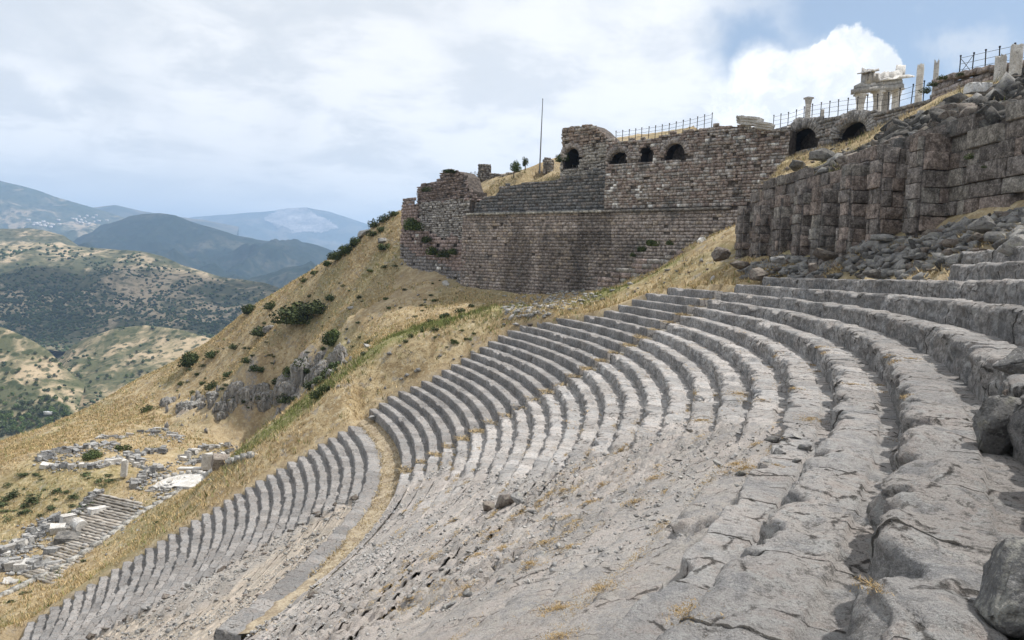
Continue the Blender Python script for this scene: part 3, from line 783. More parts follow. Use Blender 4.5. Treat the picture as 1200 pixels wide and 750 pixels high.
def vault(p0, t, sc, zc, rx, rz, parent, depth=4.5, zb=None, off=-.1, name='vault'):
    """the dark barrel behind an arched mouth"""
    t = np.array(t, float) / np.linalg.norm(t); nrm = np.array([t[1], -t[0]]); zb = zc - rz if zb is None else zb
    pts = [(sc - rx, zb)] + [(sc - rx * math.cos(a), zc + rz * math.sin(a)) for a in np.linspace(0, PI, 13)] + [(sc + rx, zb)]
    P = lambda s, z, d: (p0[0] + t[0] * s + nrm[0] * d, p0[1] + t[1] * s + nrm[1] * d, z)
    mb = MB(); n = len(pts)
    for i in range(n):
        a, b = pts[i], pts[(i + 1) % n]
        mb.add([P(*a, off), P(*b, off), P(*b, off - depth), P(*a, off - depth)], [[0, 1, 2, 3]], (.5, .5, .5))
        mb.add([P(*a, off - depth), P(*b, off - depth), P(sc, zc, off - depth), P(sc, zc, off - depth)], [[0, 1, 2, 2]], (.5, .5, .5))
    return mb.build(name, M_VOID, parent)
def voussoirs(p0, t, sc, zc, rx, rz, parent, colour, n=15, thk=.9, a0=0, a1=PI, off=.12, depth=.8, seed=0, name='arch_ring'):
    R = np.random.default_rng(seed); t = np.array(t, float) / np.linalg.norm(t); nrm = np.array([t[1], -t[0]])
    P = lambda s, z, d: (p0[0] + t[0] * s + nrm[0] * d, p0[1] + t[1] * s + nrm[1] * d, z)
    mb = MB(); A = np.linspace(a0, a1, n + 1)
    for i in range(n):
        x0, x1 = A[i] + .012, A[i + 1] - .012; k = thk * R.uniform(.85, 1.15); d = off + R.normal(0, .03)
        q = [(sc - (rx + e) * math.cos(a), zc + (rz + e) * math.sin(a)) for a, e in ((x0, -.03), (x1, -.03), (x1, k), (x0, k))]
        V = [P(s, z, d - depth) for s, z in q] + [P(s, z, d) for s, z in q]
        mb.add(V, [[4, 7, 6, 5], [0, 4, 5, 1], [1, 5, 6, 2], [2, 6, 7, 3], [3, 7, 4, 0]], np.array(colour) * R.uniform(.75, 1.25))
    return mb.build(name, M_BROWN, parent)
def ssz(pts, p0, p1):
    """pixel list -> interpolator of height along the wall"""
    L = math.hypot(p1[0] - p0[0], p1[1] - p0[1]); tx, ty = (p1[0] - p0[0]) / L, (p1[1] - p0[1]) / L
    q = []
    for u, v in pts:
        w = onplane(u, v, p0, p1); q.append(((w[0] - p0[0]) * tx + (w[1] - p0[1]) * ty, w[2]))
    q.sort(); a = np.array([x[0] for x in q]); b = np.array([x[1] for x in q])
    return (lambda s: float(np.interp(s, a, b))), a, b, (tx, ty), L
def wpt(u, v, p0, p1):
    w = onplane(u, v, p0, p1); L = math.hypot(p1[0] - p0[0], p1[1] - p0[1])
    return ((w[0] - p0[0]) * (p1[0] - p0[0]) + (w[1] - p0[1]) * (p1[1] - p0[1])) / L, w[2]
f1n = lambda s, q, sd: float(fbm(np.array([s * q]), np.array([sd * 3.7]), 4, sd)[0])
# ------------------------------------------------------------------ great terrace wall
BW = empty('terrace_wall', (BIG0[0], BIG0[1], -4), 'long high wall of small brown stone courses with a thin ledge and vault mouths along its top', 'wall')
corn, *_ = ssz([(470, 259), (542, 252.5), (800, 247), (900, 244)], BIG0, BIG1)
base, _, _, BT, BL = ssz([(530, 345), (540, 343), (600, 352), (640, 354), (700, 352), (760, 345), (860, 300), (900, 290)], BIG0, BIG1)
topL, *_ = ssz([(540, 238), (556, 236), (560, 228), (574, 226), (578, 216), (600, 212.5), (645, 207), (648, 203), (676, 202), (688, 196), (706, 195), (712, 200)], BIG0, BIG1)
topR, *_ = ssz([(700, 185), (712, 166), (760, 160), (830, 146.5), (838, 144), (842, 144), (880, 146), (890, 150), (905, 150)], BIG0, BIG1)
sR = wpt(709, 190, BIG0, BIG1)[0]
archs = []
for u, v, ur, vt, vb in [(724, 187, 11, 177, 191.5), (755.5, 181, 7, 171, 190), (789.5, 181, 12.5, 167.5, 187)]:
    s, z = wpt(u, v, BIG0, BIG1); s1_, _ = wpt(u + ur, v, BIG0, BIG1); _, zt = wpt(u, vt, BIG0, BIG1); _, zb = wpt(u, vb, BIG0, BIG1)
    archs.append((s, z, s1_ - s, zt - z, zb))
def in_arch(s, z, m=0.0):
    for a, c, rx, rz, zb in archs:
        if z > zb - m * .3 and abs(s - a) < rx + m:
            if z < c or ((s - a) / (rx + m)) ** 2 + ((z - c) / (rz + m)) ** 2 < 1: return True
    return False
def col_big(s, z, R):
    c = np.array((.285, .24, .213)) if R.random() < .6 else np.array((.33, .285, .255))
    if R.random() < .10: c = np.array((.35, .29, .235))
    k = f1n(s, .09, 3) + .6 * f1n(z, .3, 5) ; k2 = float(fbm(np.array([s * .12]), np.array([z * .2]), 4, 8)[0])
    c = c * (1 + .26 * k2)
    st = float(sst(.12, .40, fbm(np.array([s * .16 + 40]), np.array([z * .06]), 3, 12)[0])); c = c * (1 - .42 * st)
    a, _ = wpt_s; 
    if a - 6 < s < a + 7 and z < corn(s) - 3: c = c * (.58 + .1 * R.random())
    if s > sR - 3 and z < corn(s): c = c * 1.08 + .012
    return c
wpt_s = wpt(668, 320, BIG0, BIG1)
def col_top(s, z, R):
    c = np.array((.145, .142, .138)) if R.random() < .7 else np.array((.20, .18, .165))
    return c
def col_rub(s, z, R):
    c = np.array((.275, .22, .192)) if R.random() < .55 else np.array((.325, .275, .24))
    if R.random() < .3: c = np.array((.35, .32, .295))
    w = .035 + .16 * float(sst(.1, .45, fbm(np.array([s * .16]), np.array([z * .16]), 2, 17)[0]))
    if R.random() < w * .62: c = np.array((.62, .60, .57))
    if z > topR(s) - 4: c = c * .95
    return c
zmn = -7.0
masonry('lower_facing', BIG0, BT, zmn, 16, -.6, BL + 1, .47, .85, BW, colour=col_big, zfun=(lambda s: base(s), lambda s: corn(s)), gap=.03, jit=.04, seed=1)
masonry('upper_facing', BIG0, BT, corn(0) - .3, 22, 1.2, sR, .52, .95, BW, colour=col_top, zfun=(lambda s: corn(s) + .35, lambda s: topL(s) + .5 * f1n(s, .8, 21)), gap=.06, jit=.08, batter=.18, off=-.7, seed=2, miss=.03)
masonry('rubble_facing', BIG0, BT, corn(0) - .3, 24, sR, BL + 1, .40, .62, BW, colour=col_rub, zfun=(lambda s: corn(s) + .3, lambda s: topR(s) + .4 * f1n(s, .9, 22)), hole=lambda s, z: in_arch(s, z, .15), gap=.035, jit=.08, off=-.15, seed=3, irregular=.5, miss=.04)
core('core', BIG0, BT, -.6, BL + 1, lambda s: base(s) - 1, lambda s: corn(s) + .1, BW, 2.5)
core('core', BIG0, BT, 1.2, sR + .2, lambda s: corn(s) - .2, lambda s: topL(s) - .25, BW, 2.0, off=-.95, batter=.18, z0=corn(0) - .3)
core('core', BIG0, BT, sR, BL + 1, lambda s: corn(s) - .2, lambda s: topR(s) - .3, BW, 2.2, off=-.42, ds=.3, dz=.3, hole=lambda s, z: in_arch(s, z))
mb = MB(); Rr = np.random.default_rng(5)
ss_ = np.arange(.5, BL, 1.1); tt = np.array(BT); nn = np.array([tt[1], -tt[0]]); ang = math.atan2(tt[1], tt[0])
for s in ss_:
    if s > sR + 12 and Rr.random() < .35: continue
    c = np.array(BIG0) + tt * (s + .55) + nn * .02; mb.box(c[0], c[1], corn(s + .5) + .16, 1.07, .75 + Rr.normal(0, .05), .34, ang, np.array((.36, .34, .30)) * Rr.uniform(.6, 1.15) if s < sR else np.array((.2, .18, .16)) * Rr.uniform(.7, 1.2))
mb.build('cornice', M_BROWN, BW)
for i, (s, z, rx, rz, zb) in enumerate(archs):
    v_ = vault(BIG0, BT, s, z, rx * 1.02, rz * 1.02, BW, 6, zb, off=-.3)
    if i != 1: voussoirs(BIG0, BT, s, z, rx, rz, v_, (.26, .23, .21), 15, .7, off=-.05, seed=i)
# ------------------------------------------------------------------ ruined bastion at the far end of the terrace wall
B1 = (BIG0[0] + .35, BIG0[1] - .35)
BS = empty('ruined_bastion', (B1[0], B1[1], -4), 'broken bastion with pale rubble core at the far left end of the great wall', 'ruin')
bb, _, _, T2_, L2_ = ssz([(470, 310), (483, 322), (510, 332), (540, 347)], BAS0, B1)
bt, *_ = ssz([(469, 236), (473, 232), (484, 229), (485, 219), (492, 213), (502, 211), (510, 209), (514, 199), (523, 197), (534, 199), (541, 205), (545, 222)], BAS0, B1)
pal0 = wpt(494, 255, BAS0, B1); pal1 = wpt(541, 237, BAS0, B1)
def pale(s, z):
    u = (s - wpt(490, 240, BAS0, B1)[0]) / (L2_ - wpt(490, 240, BAS0, B1)[0]); 
    zt = wpt(515, 236, BAS0, B1)[1]; zb = wpt(515, 270, BAS0, B1)[1] - 2.5 * u + 1.5 * f1n(s, .4, 31)
    return u > 0 and zb < z < zt + .6 * f1n(s, .7, 32)
def col_bas(s, z, R):
    if pale(s, z): return np.array((.36, .34, .32)) * R.uniform(.75, 1.2)
    if z > wpt(515, 236, BAS0, B1)[1]: return np.array((.235, .19, .172)) * R.uniform(.7, 1.3)
    if R.random() < .012: return np.array((.6, .58, .55))
    c = np.array((.275, .215, .195)); k = float(fbm(np.array([s * .2]), np.array([z * .2]), 3, 33)[0])
    if z < bb(s) + 4: c = np.array((.22, .205, .20))
    return c * (1 + .4 * k)
sP = wpt(484, 240, BAS0, B1)[0]; zP = wpt(515, 236, BAS0, B1)[1]
masonry('brick_facing', BAS0, T2_, -5, 25, -.2, L2_, .6, .95, BS, colour=col_bas, zfun=(lambda s: bb(s), lambda s: min(bt(s), zP + 2 if s < sP else zP)), hole=lambda s, z: pale(s, z), gap=.05, jit=.10, seed=11, miss=.05)
masonry('rubble_core', BAS0, T2_, -5, 25, sP, L2_, .40, .55, BS, colour=col_bas, zfun=(lambda s: bb(s), lambda s: zP + .5), hole=lambda s, z: not pale(s, z), gap=.08, jit=.14, off=-.35, seed=12, irregular=.6, miss=.08)
masonry('ragged_crown', BAS0, T2_, zP - .3, 30, sP + .3, L2_ + .2, .42, .6, BS, colour=col_bas, zfun=(None, lambda s: bt(s) + .5 * f1n(s, 1.1, 34)), gap=.07, jit=.18, off=-.6, seed=13, irregular=.6)
core('core', BAS0, T2_, -.2, L2_, lambda s: bb(s) - 1, lambda s: min(bt(s) - .3, zP), BS, 4.0, off=-.5)
core('core', BAS0, T2_, sP + .2, L2_ + .2, lambda s: zP - .4, lambda s: bt(s) - .3, BS, 2.8, off=-.9)
# right flank of the ragged crown and the return of the bastion
fl0 = (BAS0[0] + T2_[0] * (L2_ + .2), BAS0[1] + T2_[1] * (L2_ + .2)); nb = (-T2_[1], T2_[0])
masonry('ragged_crown', (fl0[0] , fl0[1]), nb, zP - .3, 30, .6, 4.0, .42, .6, BS, colour=col_bas, zfun=(None, lambda s: bt(L2_) - .3 * s + .5 * f1n(s, 1.1, 36)), gap=.07, jit=.16, seed=14, irregular=.6)
# ------------------------------------------------------------------ ruined tower above the wall
TW0, TW1 = tuple(at(657, 190, 124)[:2]), tuple(at(712, 190, 117)[:2])
TW = empty('ruined_tower', (TW0[0], TW0[1], 14), 'squat ruined tower of brown rubble with a jagged top above the terrace wall', 'ruin')
tt_, _, _, T3_, L3_ = ssz([(656, 158), (659, 149), (665, 147), (668, 145), (676, 146), (686, 145), (692, 143.5), (700, 149), (706, 155), (712, 160), (719, 166), (724, 169)], TW0, TW1)
t_ar = (wpt(669.5, 185, TW0, TW1), wpt(679, 185, TW0, TW1), wpt(670, 173, TW0, TW1), wpt(670, 196, TW0, TW1))
ts, tz = t_ar[0]; trx = t_ar[1][0] - ts; trz = t_ar[2][1] - tz; tzb = t_ar[3][1]
in_t = lambda s, z, m=0.: (tzb < z and abs(s - ts) < trx + m and (z < tz or ((s - ts) / (trx + m)) ** 2 + ((z - tz) / (trz + m)) ** 2 < 1))
def col_tow(s, z, R):
    c = np.array((.285, .225, .185)) if R.random() < .6 else np.array((.35, .31, .27))
    if z < tz + trz: c = np.array((.36, .33, .29))
    return c
LT = wpt(724, 180, TW0, TW1)[0]; zsh = wpt(690, 168, TW0, TW1)[1]
masonry('rubble_facing', TW0, T3_, 12, 30, 0, LT, .42, .6, TW, colour=col_tow, zfun=(None, lambda s: tt_(s) + .5 * f1n(s, 1.2, 41)), hole=lambda s, z: in_t(s, z, .1), gap=.06, jit=.14, seed=21, irregular=.6)
core('core', TW0, T3_, 0, LT, lambda s: 11.5, lambda s: tt_(s) - .3, TW, 3.0, off=-.3, ds=.3, dz=.3, hole=in_t)
nb3 = (T3_[1], -T3_[0]); b3 = (TW0[0] - T3_[1] * -3.0, TW0[1] + T3_[0] * 3.0)
masonry('rubble_flank', (TW0[0] - T3_[1] * 3.2, TW0[1] + T3_[0] * 3.2), nb3, 12, 30, 0, 3.2, .42, .6, TW, colour=col_tow, zfun=(None, lambda s: tt_(0) - .4 + .5 * f1n(s, 1.1, 43)), gap=.06, jit=.12, seed=22, irregular=.6)
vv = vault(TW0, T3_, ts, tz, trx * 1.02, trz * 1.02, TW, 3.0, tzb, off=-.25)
voussoirs(TW0, T3_, ts, tz, trx, trz, vv, (.31, .27, .24), 13, .75, off=.1, seed=9)
# ------------------------------------------------------------------ buttressed wall at the right
PW = empty('buttressed_wall', (PIER0[0], PIER0[1], 0), 'dark wall of big squared blocks with a row of projecting buttresses above the talus', 'wall')
pb, _, _, PT, PL = ssz([(862, 305)] + [(u, v + 9) for u, v in PBASE] + [(1260, 220)], PIER0, PIER1)
ptop, pa_, *_ = ssz([(862, 240), (895, 217), (925, 208), (985, 193), (1000, 185), (1020, 172), (1063, 160), (1112, 152), (1168, 137), (1170, 133), (1200, 126), (1250, 110)], PIER0, PIER1)
def col_pier(s, z, R):
    r = R.random()
    c = np.array((.205, .182, .166)) if r < .60 else (np.array((.24, .197, .172)) if r < .85 else np.array((.255, .235, .21)))
    return c * .80
PEND = 54.0
masonry('back_wall', PIER0, PT, -1.5, 18, 0, PEND, .84, 1.6, PW, colour=lambda s, z, R: col_pier(s, z, R) * .9, zfun=(lambda s: pb(s), lambda s: ptop(s) + .3), nfront=4, rough=.025, gap=.05, cvar=.22, jit=.09, depth=.7, seed=31, irregular=.42, miss=.03)
core('core', PIER0, PT, 0, PEND, lambda s: pb(s) - 1, lambda s: ptop(s) - .25, PW, 1.6, off=-.3)
PIERS = [(863, 880, 243, .9), (883, 903, 238, 1.0), (906, 925, 230, 1.0), (930, 947, 219, .9), (951, 981, 220, 1.5), (984, 1015, 189, 1.5), (1019, 1059, 170, 1.5), (1064, 1108, 158, 1.5)]
tp = np.array(PT); npier = np.array([tp[1], -tp[0]])
for i, (ua, ub, vt, pr) in enumerate(PIERS):
    # a buttress shows its front (parallel to the wall) and its near flank
    pr *= 1.02
    fr0 = (PIER0[0] + npier[0] * pr, PIER0[1] + npier[1] * pr); fr1 = (PIER1[0] + npier[0] * pr, PIER1[1] + npier[1] * pr)
    s0_, zt_ = wpt(ua, vt, fr0, fr1); s1_, zt2 = wpt(ub, vt, PIER0, PIER1)
    s1_ = max(s1_, s0_ + 1.6); s1_ = min(s1_, s0_ + 3.6)
    zt_ = (zt_ + zt2) / 2
    pier = empty('pier', (0, 0, 0)); pier.parent = PW
    sd_ = 100 + i
    kw = dict(nfront=4, rough=.022, gap=.045, cvar=.22, jit=.06, depth=.55, miss=0.0, irregular=.42)
    cc = (lambda s, z, R: col_pier(s, z, R) * 1.08)
    masonry('front', fr0, tp, -1.5, zt_, s0_ + .25, s1_ - .25, .86, 1.5, pier, colour=cc, zfun=(lambda s: pb((s0_ + s1_) / 2) - .6, None), seed=sd_, **kw)
    # flank facing the camera: runs from the front back to the wall
    q0 = np.array(PIER0) + tp * s1_ + npier * pr; q0 = q0 - npier * .25
    masonry('flank', tuple(q0), tuple(-npier), -1.5, zt_, 0, pr + .1, .86, 1.5, pier, colour=cc, zfun=(lambda s: pb(s1_) - .6, None), seed=sd_, **kw)
    q1 = np.array(PIER0) + tp * s0_
    masonry('flank', tuple(q1), tuple(npier), -1.5, zt_, 0, pr - .25, .86, 1.5, pier, colour=cc, zfun=(lambda s: pb(s0_) - .6, None), seed=sd_ + 50, **kw)
    mbp = MB(); c_ = np.array(PIER0) + tp * ((s0_ + s1_) / 2) + npier * (pr / 2 - .1); zb_ = pb((s0_ + s1_) / 2) - .8
    mbp.box(c_[0], c_[1], (zb_ + zt_ - .25) / 2, s1_ - s0_ - .5, pr - .2, zt_ - .25 - zb_, math.atan2(tp[1], tp[0]), (.10, .09, .085)); mbp.build('core', M_DARK, pier)
# ------------------------------------------------------------------ upper wall with big vault mouths
AW = empty('vaulted_wall', (ARC0[0], ARC0[1], 15), 'upper grey stone wall pierced by a wide dark vault mouth and a half buried one', 'wall')
atop, _, _, AT, AL = ssz([(880, 152), (889, 153), (900, 152), (920, 148.5), (950, 138), (990, 132.5), (1040, 127), (1055, 122), (1080, 116), (1090, 112)], ARC0, ARC1)
aarch = []
for u, v, ur, vt, vb in [(938, 166, 18.5, 150.5, 176), (998, 158, 18, 143, 170)]:
    s, z = wpt(u, v, ARC0, ARC1); s1_, _ = wpt(u + ur, v, ARC0, ARC1); _, zt = wpt(u, vt, ARC0, ARC1); _, zb = wpt(u, vb, ARC0, ARC1); aarch.append((s, z, abs(s1_ - s), zt - z, zb))
def in_a(s, z, m=0.):
    return any(z > zb and abs(s - a) < rx + m and (z < c or ((s - a) / (rx + m)) ** 2 + ((z - c) / (rz + m)) ** 2 < 1) for a, c, rx, rz, zb in aarch)
def col_arc(s, z, R): return np.array((.23, .215, .20)) if R.random() < .6 else np.array((.28, .24, .21))
masonry('facing', ARC0, AT, 12.5, 24, -4, AL + .5, .45, .8, AW, colour=col_arc, zfun=(lambda s: 12.5, lambda s: atop(s) + .15 * f1n(s, 1, 51)), hole=lambda s, z: in_a(s, z, .5), gap=.045, jit=.08, seed=41, irregular=.5)
core('core', ARC0, AT, -4, AL + .5, lambda s: 12, lambda s: atop(s) - .2, AW, 2.0, off=-.25, ds=.3, dz=.3, hole=in_a)
for i, (s, z, rx, rz, zb) in enumerate(aarch):
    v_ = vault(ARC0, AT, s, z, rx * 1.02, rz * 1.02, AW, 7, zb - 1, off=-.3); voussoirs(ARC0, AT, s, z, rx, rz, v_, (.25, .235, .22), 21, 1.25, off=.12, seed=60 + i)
# ------------------------------------------------------------------ ashlar corner wall, top right
CW = empty('ashlar_wall', (RW0[0], RW0[1], 16), 'reddish grey ashlar retaining wall with a coping at the top right of the site', 'wall')
ct, _, _, CT, CL = ssz([(1076, 113), (1086, 109), (1094, 98), (1110, 92.5), (1150, 84), (1200, 76), (1240, 69)], RW0, RW1)
masonry('facing', RW0, CT, 14.5, 30, -.6, CL, .55, 1.7, CW, colour=lambda s, z, R: np.array((.33, .265, .235)) if R.random() < .5 else np.array((.30, .265, .25)), zfun=(None, lambda s: ct(s) - .1), gap=.02, jit=.015, seed=45, miss=0)
core('core', RW0, CT, -.6, CL, lambda s: 14, lambda s: ct(s) - .3, CW, 1.5, off=-.1)
mb = MB(); tc = np.array(CT); nc = np.array([tc[1], -tc[0]]); s = -.5
while s < CL:
    c = np.array(RW0) + tc * (s + .8) - nc * .3; e = (ct(s + 1.6) - ct(s)) ; mb.box(c[0], c[1], ct(s + .8) + .12, 1.57, 1.1, .42 + abs(e) * .0, math.atan2(tc[1], tc[0]), np.array((.28, .235, .21)) * random.uniform(.85, 1.1)); s += 1.6
mb.build('coping', M_BROWN, CW)
# ------------------------------------------------------------------ low retaining wall climbing below the great wall
LW0, LW1 = tuple(at(700, 330, 98)[:2]), tuple(at(800, 295, 93)[:2])
LW = empty('low_wall', (LW0[0], LW0[1], -3), 'low stepped wall of grey brown blocks climbing the slope at the foot of the great wall', 'wall')
lt, _, _, LT_, LL = ssz([(699, 323), (706, 321), (706, 315), (724, 315), (728, 311), (748, 309), (752, 303), (780, 300), (784, 294), (802, 292)], LW0, LW1)
masonry('facing', LW0, LT_, -5.5, 6, 0, LL, .62, 1.3, LW, colour=lambda s, z, R: np.array((.30, .28, .26)) if R.random() < .6 else np.array((.29, .235, .215)), zfun=(None, lambda s: lt(s)), nfront=3, rough=.03, gap=.045, jit=.06, seed=48)
core('core', LW0, LT_, 0, LL, lambda s: -6, lambda s: lt(s) - .15, LW, .9, off=-.2)

TUNNELS = [(BIG0, BIG1, *a) for a in archs] + [(ARC0, ARC1, *a) for a in aarch] + [(TW0, TW1, ts, tz, trx, trz, tzb)]
build_upper()
# ================================================================== UPPER STRUCTURES
M_MARBLE = m_rock('weathered_marble', (.40, .38, .355), (.56, .545, .52), (.25, .235, .20))
M_IRON = m_plain('dark_painted_iron', (.03, .028, .03), .6, .2, 8)
M_POLE = m_plain('grey_steel_pole', (.11, .11, .12), .5, .1, 8)
def fence(pts, n, h, label, wz=None, mat=None, rails=3, xbrace=False):
    """posts and rails along world points pts"""
    pts = [np.array(p, float) for p in pts]; seg = [np.linalg.norm(pts[i + 1] - pts[i]) for i in range(len(pts) - 1)]; tot = sum(seg)
    def along(q):
        d = q * tot
        for i, L in enumerate(seg):
            if d <= L or i == len(seg) - 1: return pts[i] + (pts[i + 1] - pts[i]) * min(1, d / L)
            d -= L
    f = empty('iron_fence', tuple(pts[0]), label, 'fence')
    P = [along(i / (n - 1)) for i in range(n)]
    for p in P:
        m = MB(); ln = np.array([random.gauss(0, .03), random.gauss(0, .03), 0])
        m.bar(p - [0, 0, .3], p + ln + [0, 0, h], .05, 5); m.bar(p + ln + [0, 0, h - .02], p + ln + [0, 0, h + .12], .085, 5); m.build('post', M_IRON, f)
    m = MB()
    for k in range(rails):
        z = h * (.30 + .62 * k / max(1, rails - 1))
        for a, b in zip(P[:-1], P[1:]): m.bar(a + [0, 0, z], b + [0, 0, z], .018, 4)
    if xbrace:
        for a, b in list(zip(P[:-1], P[1:]))[:1]: m.bar(a + [0, 0, .1], b + [0, 0, h * .92], .03, 4); m.bar(a + [0, 0, h * .92], b + [0, 0, .1], .03, 4)
    m.build('rail', M_IRON, f)
    return f
def onw(u, v, p0, p1, back=.8):
    w = onplane(u, v, p0, p1); t = np.array([p1[0] - p0[0], p1[1] - p0[1]]); t = t / np.linalg.norm(t)
    k = 1 + back / np.hypot(w[0], w[1]); return w * k
fence([onw(u, v + 1, BIG0, BIG1) for u, v in [(722, 166), (745, 163.5), (780, 158.5), (810, 152), (834, 146)]], 15, 1.55, 'iron post fence on top of the long terrace wall beside the ruined tower')
fence([onw(u, v + 1, ARC0, ARC1) for u, v in [(906, 150), (925, 147), (950, 138.5), (990, 133), (1040, 127.5), (1056, 122), (1082, 115)]], 17, 1.7, 'iron post fence running above the wide dark vault mouth toward the temple')
fence([onw(u, v, RW0, RW1, .5) for u, v in [(1124, 89), (1140, 86), (1160, 82), (1185, 77.5), (1200, 75), (1225, 71)]], 7, 1.75, 'dark iron fence with a crossed brace on the ashlar wall at top right', xbrace=True)
fence([at(541, 211, 150), at(562, 209, 149)], 5, 1.3, 'short length of iron fence on the bank beside the ragged bastion', rails=4)
# flagpole
p = at(632.5, 197, 140); q = at(636, 117, 140)
fp = empty('flagpole', tuple(p), 'thin bare flagpole standing on the upper terrace left of the ruined tower', 'flagpole')
m = MB(); m.bar(p - [0, 0, 1], q, .14, 8, r2=.06); m.build('pole', M_POLE, fp)
m = MB(); m.bar(q, q + [0, 0, .25], .12, 6, r2=.05); m.build('finial', M_POLE, fp)
# ---------------- temple ruin
def fluted(mb, c, r, z0, z1, taper=.86, n=24, seed=0, jag=0, c_=(.95,)*3):
    R = np.random.default_rng(seed); zs = np.linspace(z0, z1, 9); V = []
    for i, z in enumerate(zs):
        rr = r * (1 - (1 - taper) * i / 8) * (1 + R.normal(0, .012))
        for k in range(n):
            a = 2 * PI * k / n; fl = rr * (1 if k % 2 == 0 else .93)
            zz = z + (jag * R.uniform(-1, .3) if i == 8 else 0)
            V.append((c[0] + fl * math.cos(a), c[1] + fl * math.sin(a), zz))
    top = len(V); V.append((c[0], c[1], z1 - jag * .3)); V = np.array(V)
    Fs = [[i * n + k, i * n + (k + 1) % n, (i + 1) * n + (k + 1) % n, (i + 1) * n + k] for i in range(8) for k in range(n)] + [[8 * n + k, 8 * n + (k + 1) % n, top, top] for k in range(n)]
    mb.add(V, Fs, c_)
TY = 108.0
tpx = lambda u, v, dy=0: at(u, v, TY + dy)
TM = empty('temple_ruin', tuple(tpx(1032, 135)), 'white marble temple corner with columns, broken beam and part of its gable against the sky', 'temple ruin')
zb = float(tpx(1032, 140)[2]) - 3
def tcol(name, u, v0, dy, w, ztop_px):
    b = tpx(u, v0, dy); zt = tpx(u, ztop_px, dy)[2]; r = w * 1.2 / F * b[1] / 2
    cpart = empty(name, (0, 0, 0)); cpart.parent = TM; cpart.location = (0, 0, 0)
    m = MB(); fluted(m, b, r, zb, zt - 1.3, .9, seed=int(u)); o = m.build('shaft', M_MARBLE, TM); bpy.data.objects.remove(cpart)
    o.name = 'column'
    m = MB(); m.bar((b[0], b[1], zt - 1.35), (b[0], b[1], zt - .15), r * .92, 12, r2=r * 1.25); m.box(b[0], b[1], zt - .1, r * 2.5, r * 2.5, .22, .12); m.build('capital', M_MARBLE, o)
    return b
for u, dy, w, vt in [(1007.5, 0, 8, 110.5), (1027.5, 1.5, 8, 107), (1037, 4.5, 8, 105), (1049, 9, 8, 104)]: tcol('column', u, 130, dy, w, vt)
def tbeam(name, u0, v0, u1, v1, h_px, dy0, dy1, dep, jag=.12, seed=0):
    a = tpx(u0, v0, dy0); b = tpx(u1, v1, dy1); h = h_px / F * TY; R = np.random.default_rng(seed); n = 8; d = b - a; L = np.hypot(d[0], d[1]); nx, ny = d[1] / L, -d[0] / L
    V = []
    for i in range(n + 1):
        c = a + d * i / n; z0 = c[2]; z1 = z0 + h + R.normal(0, jag)
        for s_, zz in ((.5, z0), (.5, z1), (-.5, z1 + R.normal(0, jag)), (-.5, z0)): V.append((c[0] + nx * dep * s_ + R.normal(0, jag * .3), c[1] + ny * dep * s_ + R.normal(0, jag * .3), zz))
    Fs = [[i * 4 + k, i * 4 + (k + 1) % 4, i * 4 + 4 + (k + 1) % 4, i * 4 + 4 + k] for i in range(n) for k in range(4)] + [[3, 2, 1, 0], [n * 4, n * 4 + 1, n * 4 + 2, n * 4 + 3]]
    m = MB(); m.add(V, Fs, (1, 1, 1)); return m.build(name, M_MARBLE, TM)
tbeam('architrave', 1002, 110, 1029, 107, 5.5, -.3, 1.6, 1.5, .05, 1)
tbeam('architrave', 1028, 107, 1053, 104, 5.5, 1.6, 10, 1.5, .08, 2)
tbeam('frieze', 1005, 104.5, 1030, 101.5, 5, 0, 1.8, 1.2, .12, 3)
tbeam('frieze', 1029, 101.5, 1053, 98.5, 5.5, 1.8, 10, 1.2, .15, 4)
tbeam('cornice', 1026, 96, 1063, 91.5, 3, 1.2, 12, 2.3, .18, 5)
tbeam('gable_block', 1012, 99.5, 1024, 97.5, 13, .2, 1.2, 1.0, .35, 6)
tbeam('gable_block', 1024, 97, 1037, 94.5, 9, 1.0, 3.5, 1.0, .4, 7)
tbeam('gable_block', 1040, 94, 1054, 91, 7, 5, 9, 1.2, .4, 8)
tbeam('cornice', 1011.5, 85.5, 1023, 84.5, 2.0, -.2, 1.0, 1.9, .15, 9)
# loose columns
def column_thing(u, vb, vt, w, Y, label, jag=.5, taper=.92, cap=False):
    b = at(u, vb, Y); zt = at(u, vt, Y)[2]; r = w / F * Y / 2
    o = empty('column', tuple(b), label, 'column'); m = MB(); fluted(m, b, r, b[2] - 3, zt, taper, seed=int(u * 3), jag=jag); m.build('shaft', M_MARBLE, o)
    if cap: m = MB(); m.bar((b[0], b[1], zt - .05), (b[0], b[1], zt + .7), r * .95, 12, r2=r * 1.3); m.box(b[0], b[1], zt + .8, r * 2.5, r * 2.5, .22, .3); m.build('capital', M_MARBLE, o)
column_thing(1076, 118, 76, 8, 100, 'tall broken marble column with flat top, left of a pair beside the temple')
column_thing(1095.5, 104, 71, 6.5, 103, 'tall broken marble column with pointed top just left of the ashlar wall', 1.0, .8)
column_thing(946, 141, 122, 6.5, 108, 'short marble column with a capital above the wide vault mouth', .1, .95, True)
column_thing(963.5, 138, 128, 4, 112, 'small dark marble stub behind the fence above the vaulted wall', .4)
column_thing(1190, 80, 52, 13, 62, 'thick pale column drum standing behind the fence at top right', .15, .98)
column_thing(1172, 82, 65, 12, 64, 'low pale block of column behind the fence, left of the thick drum', .3, .98)
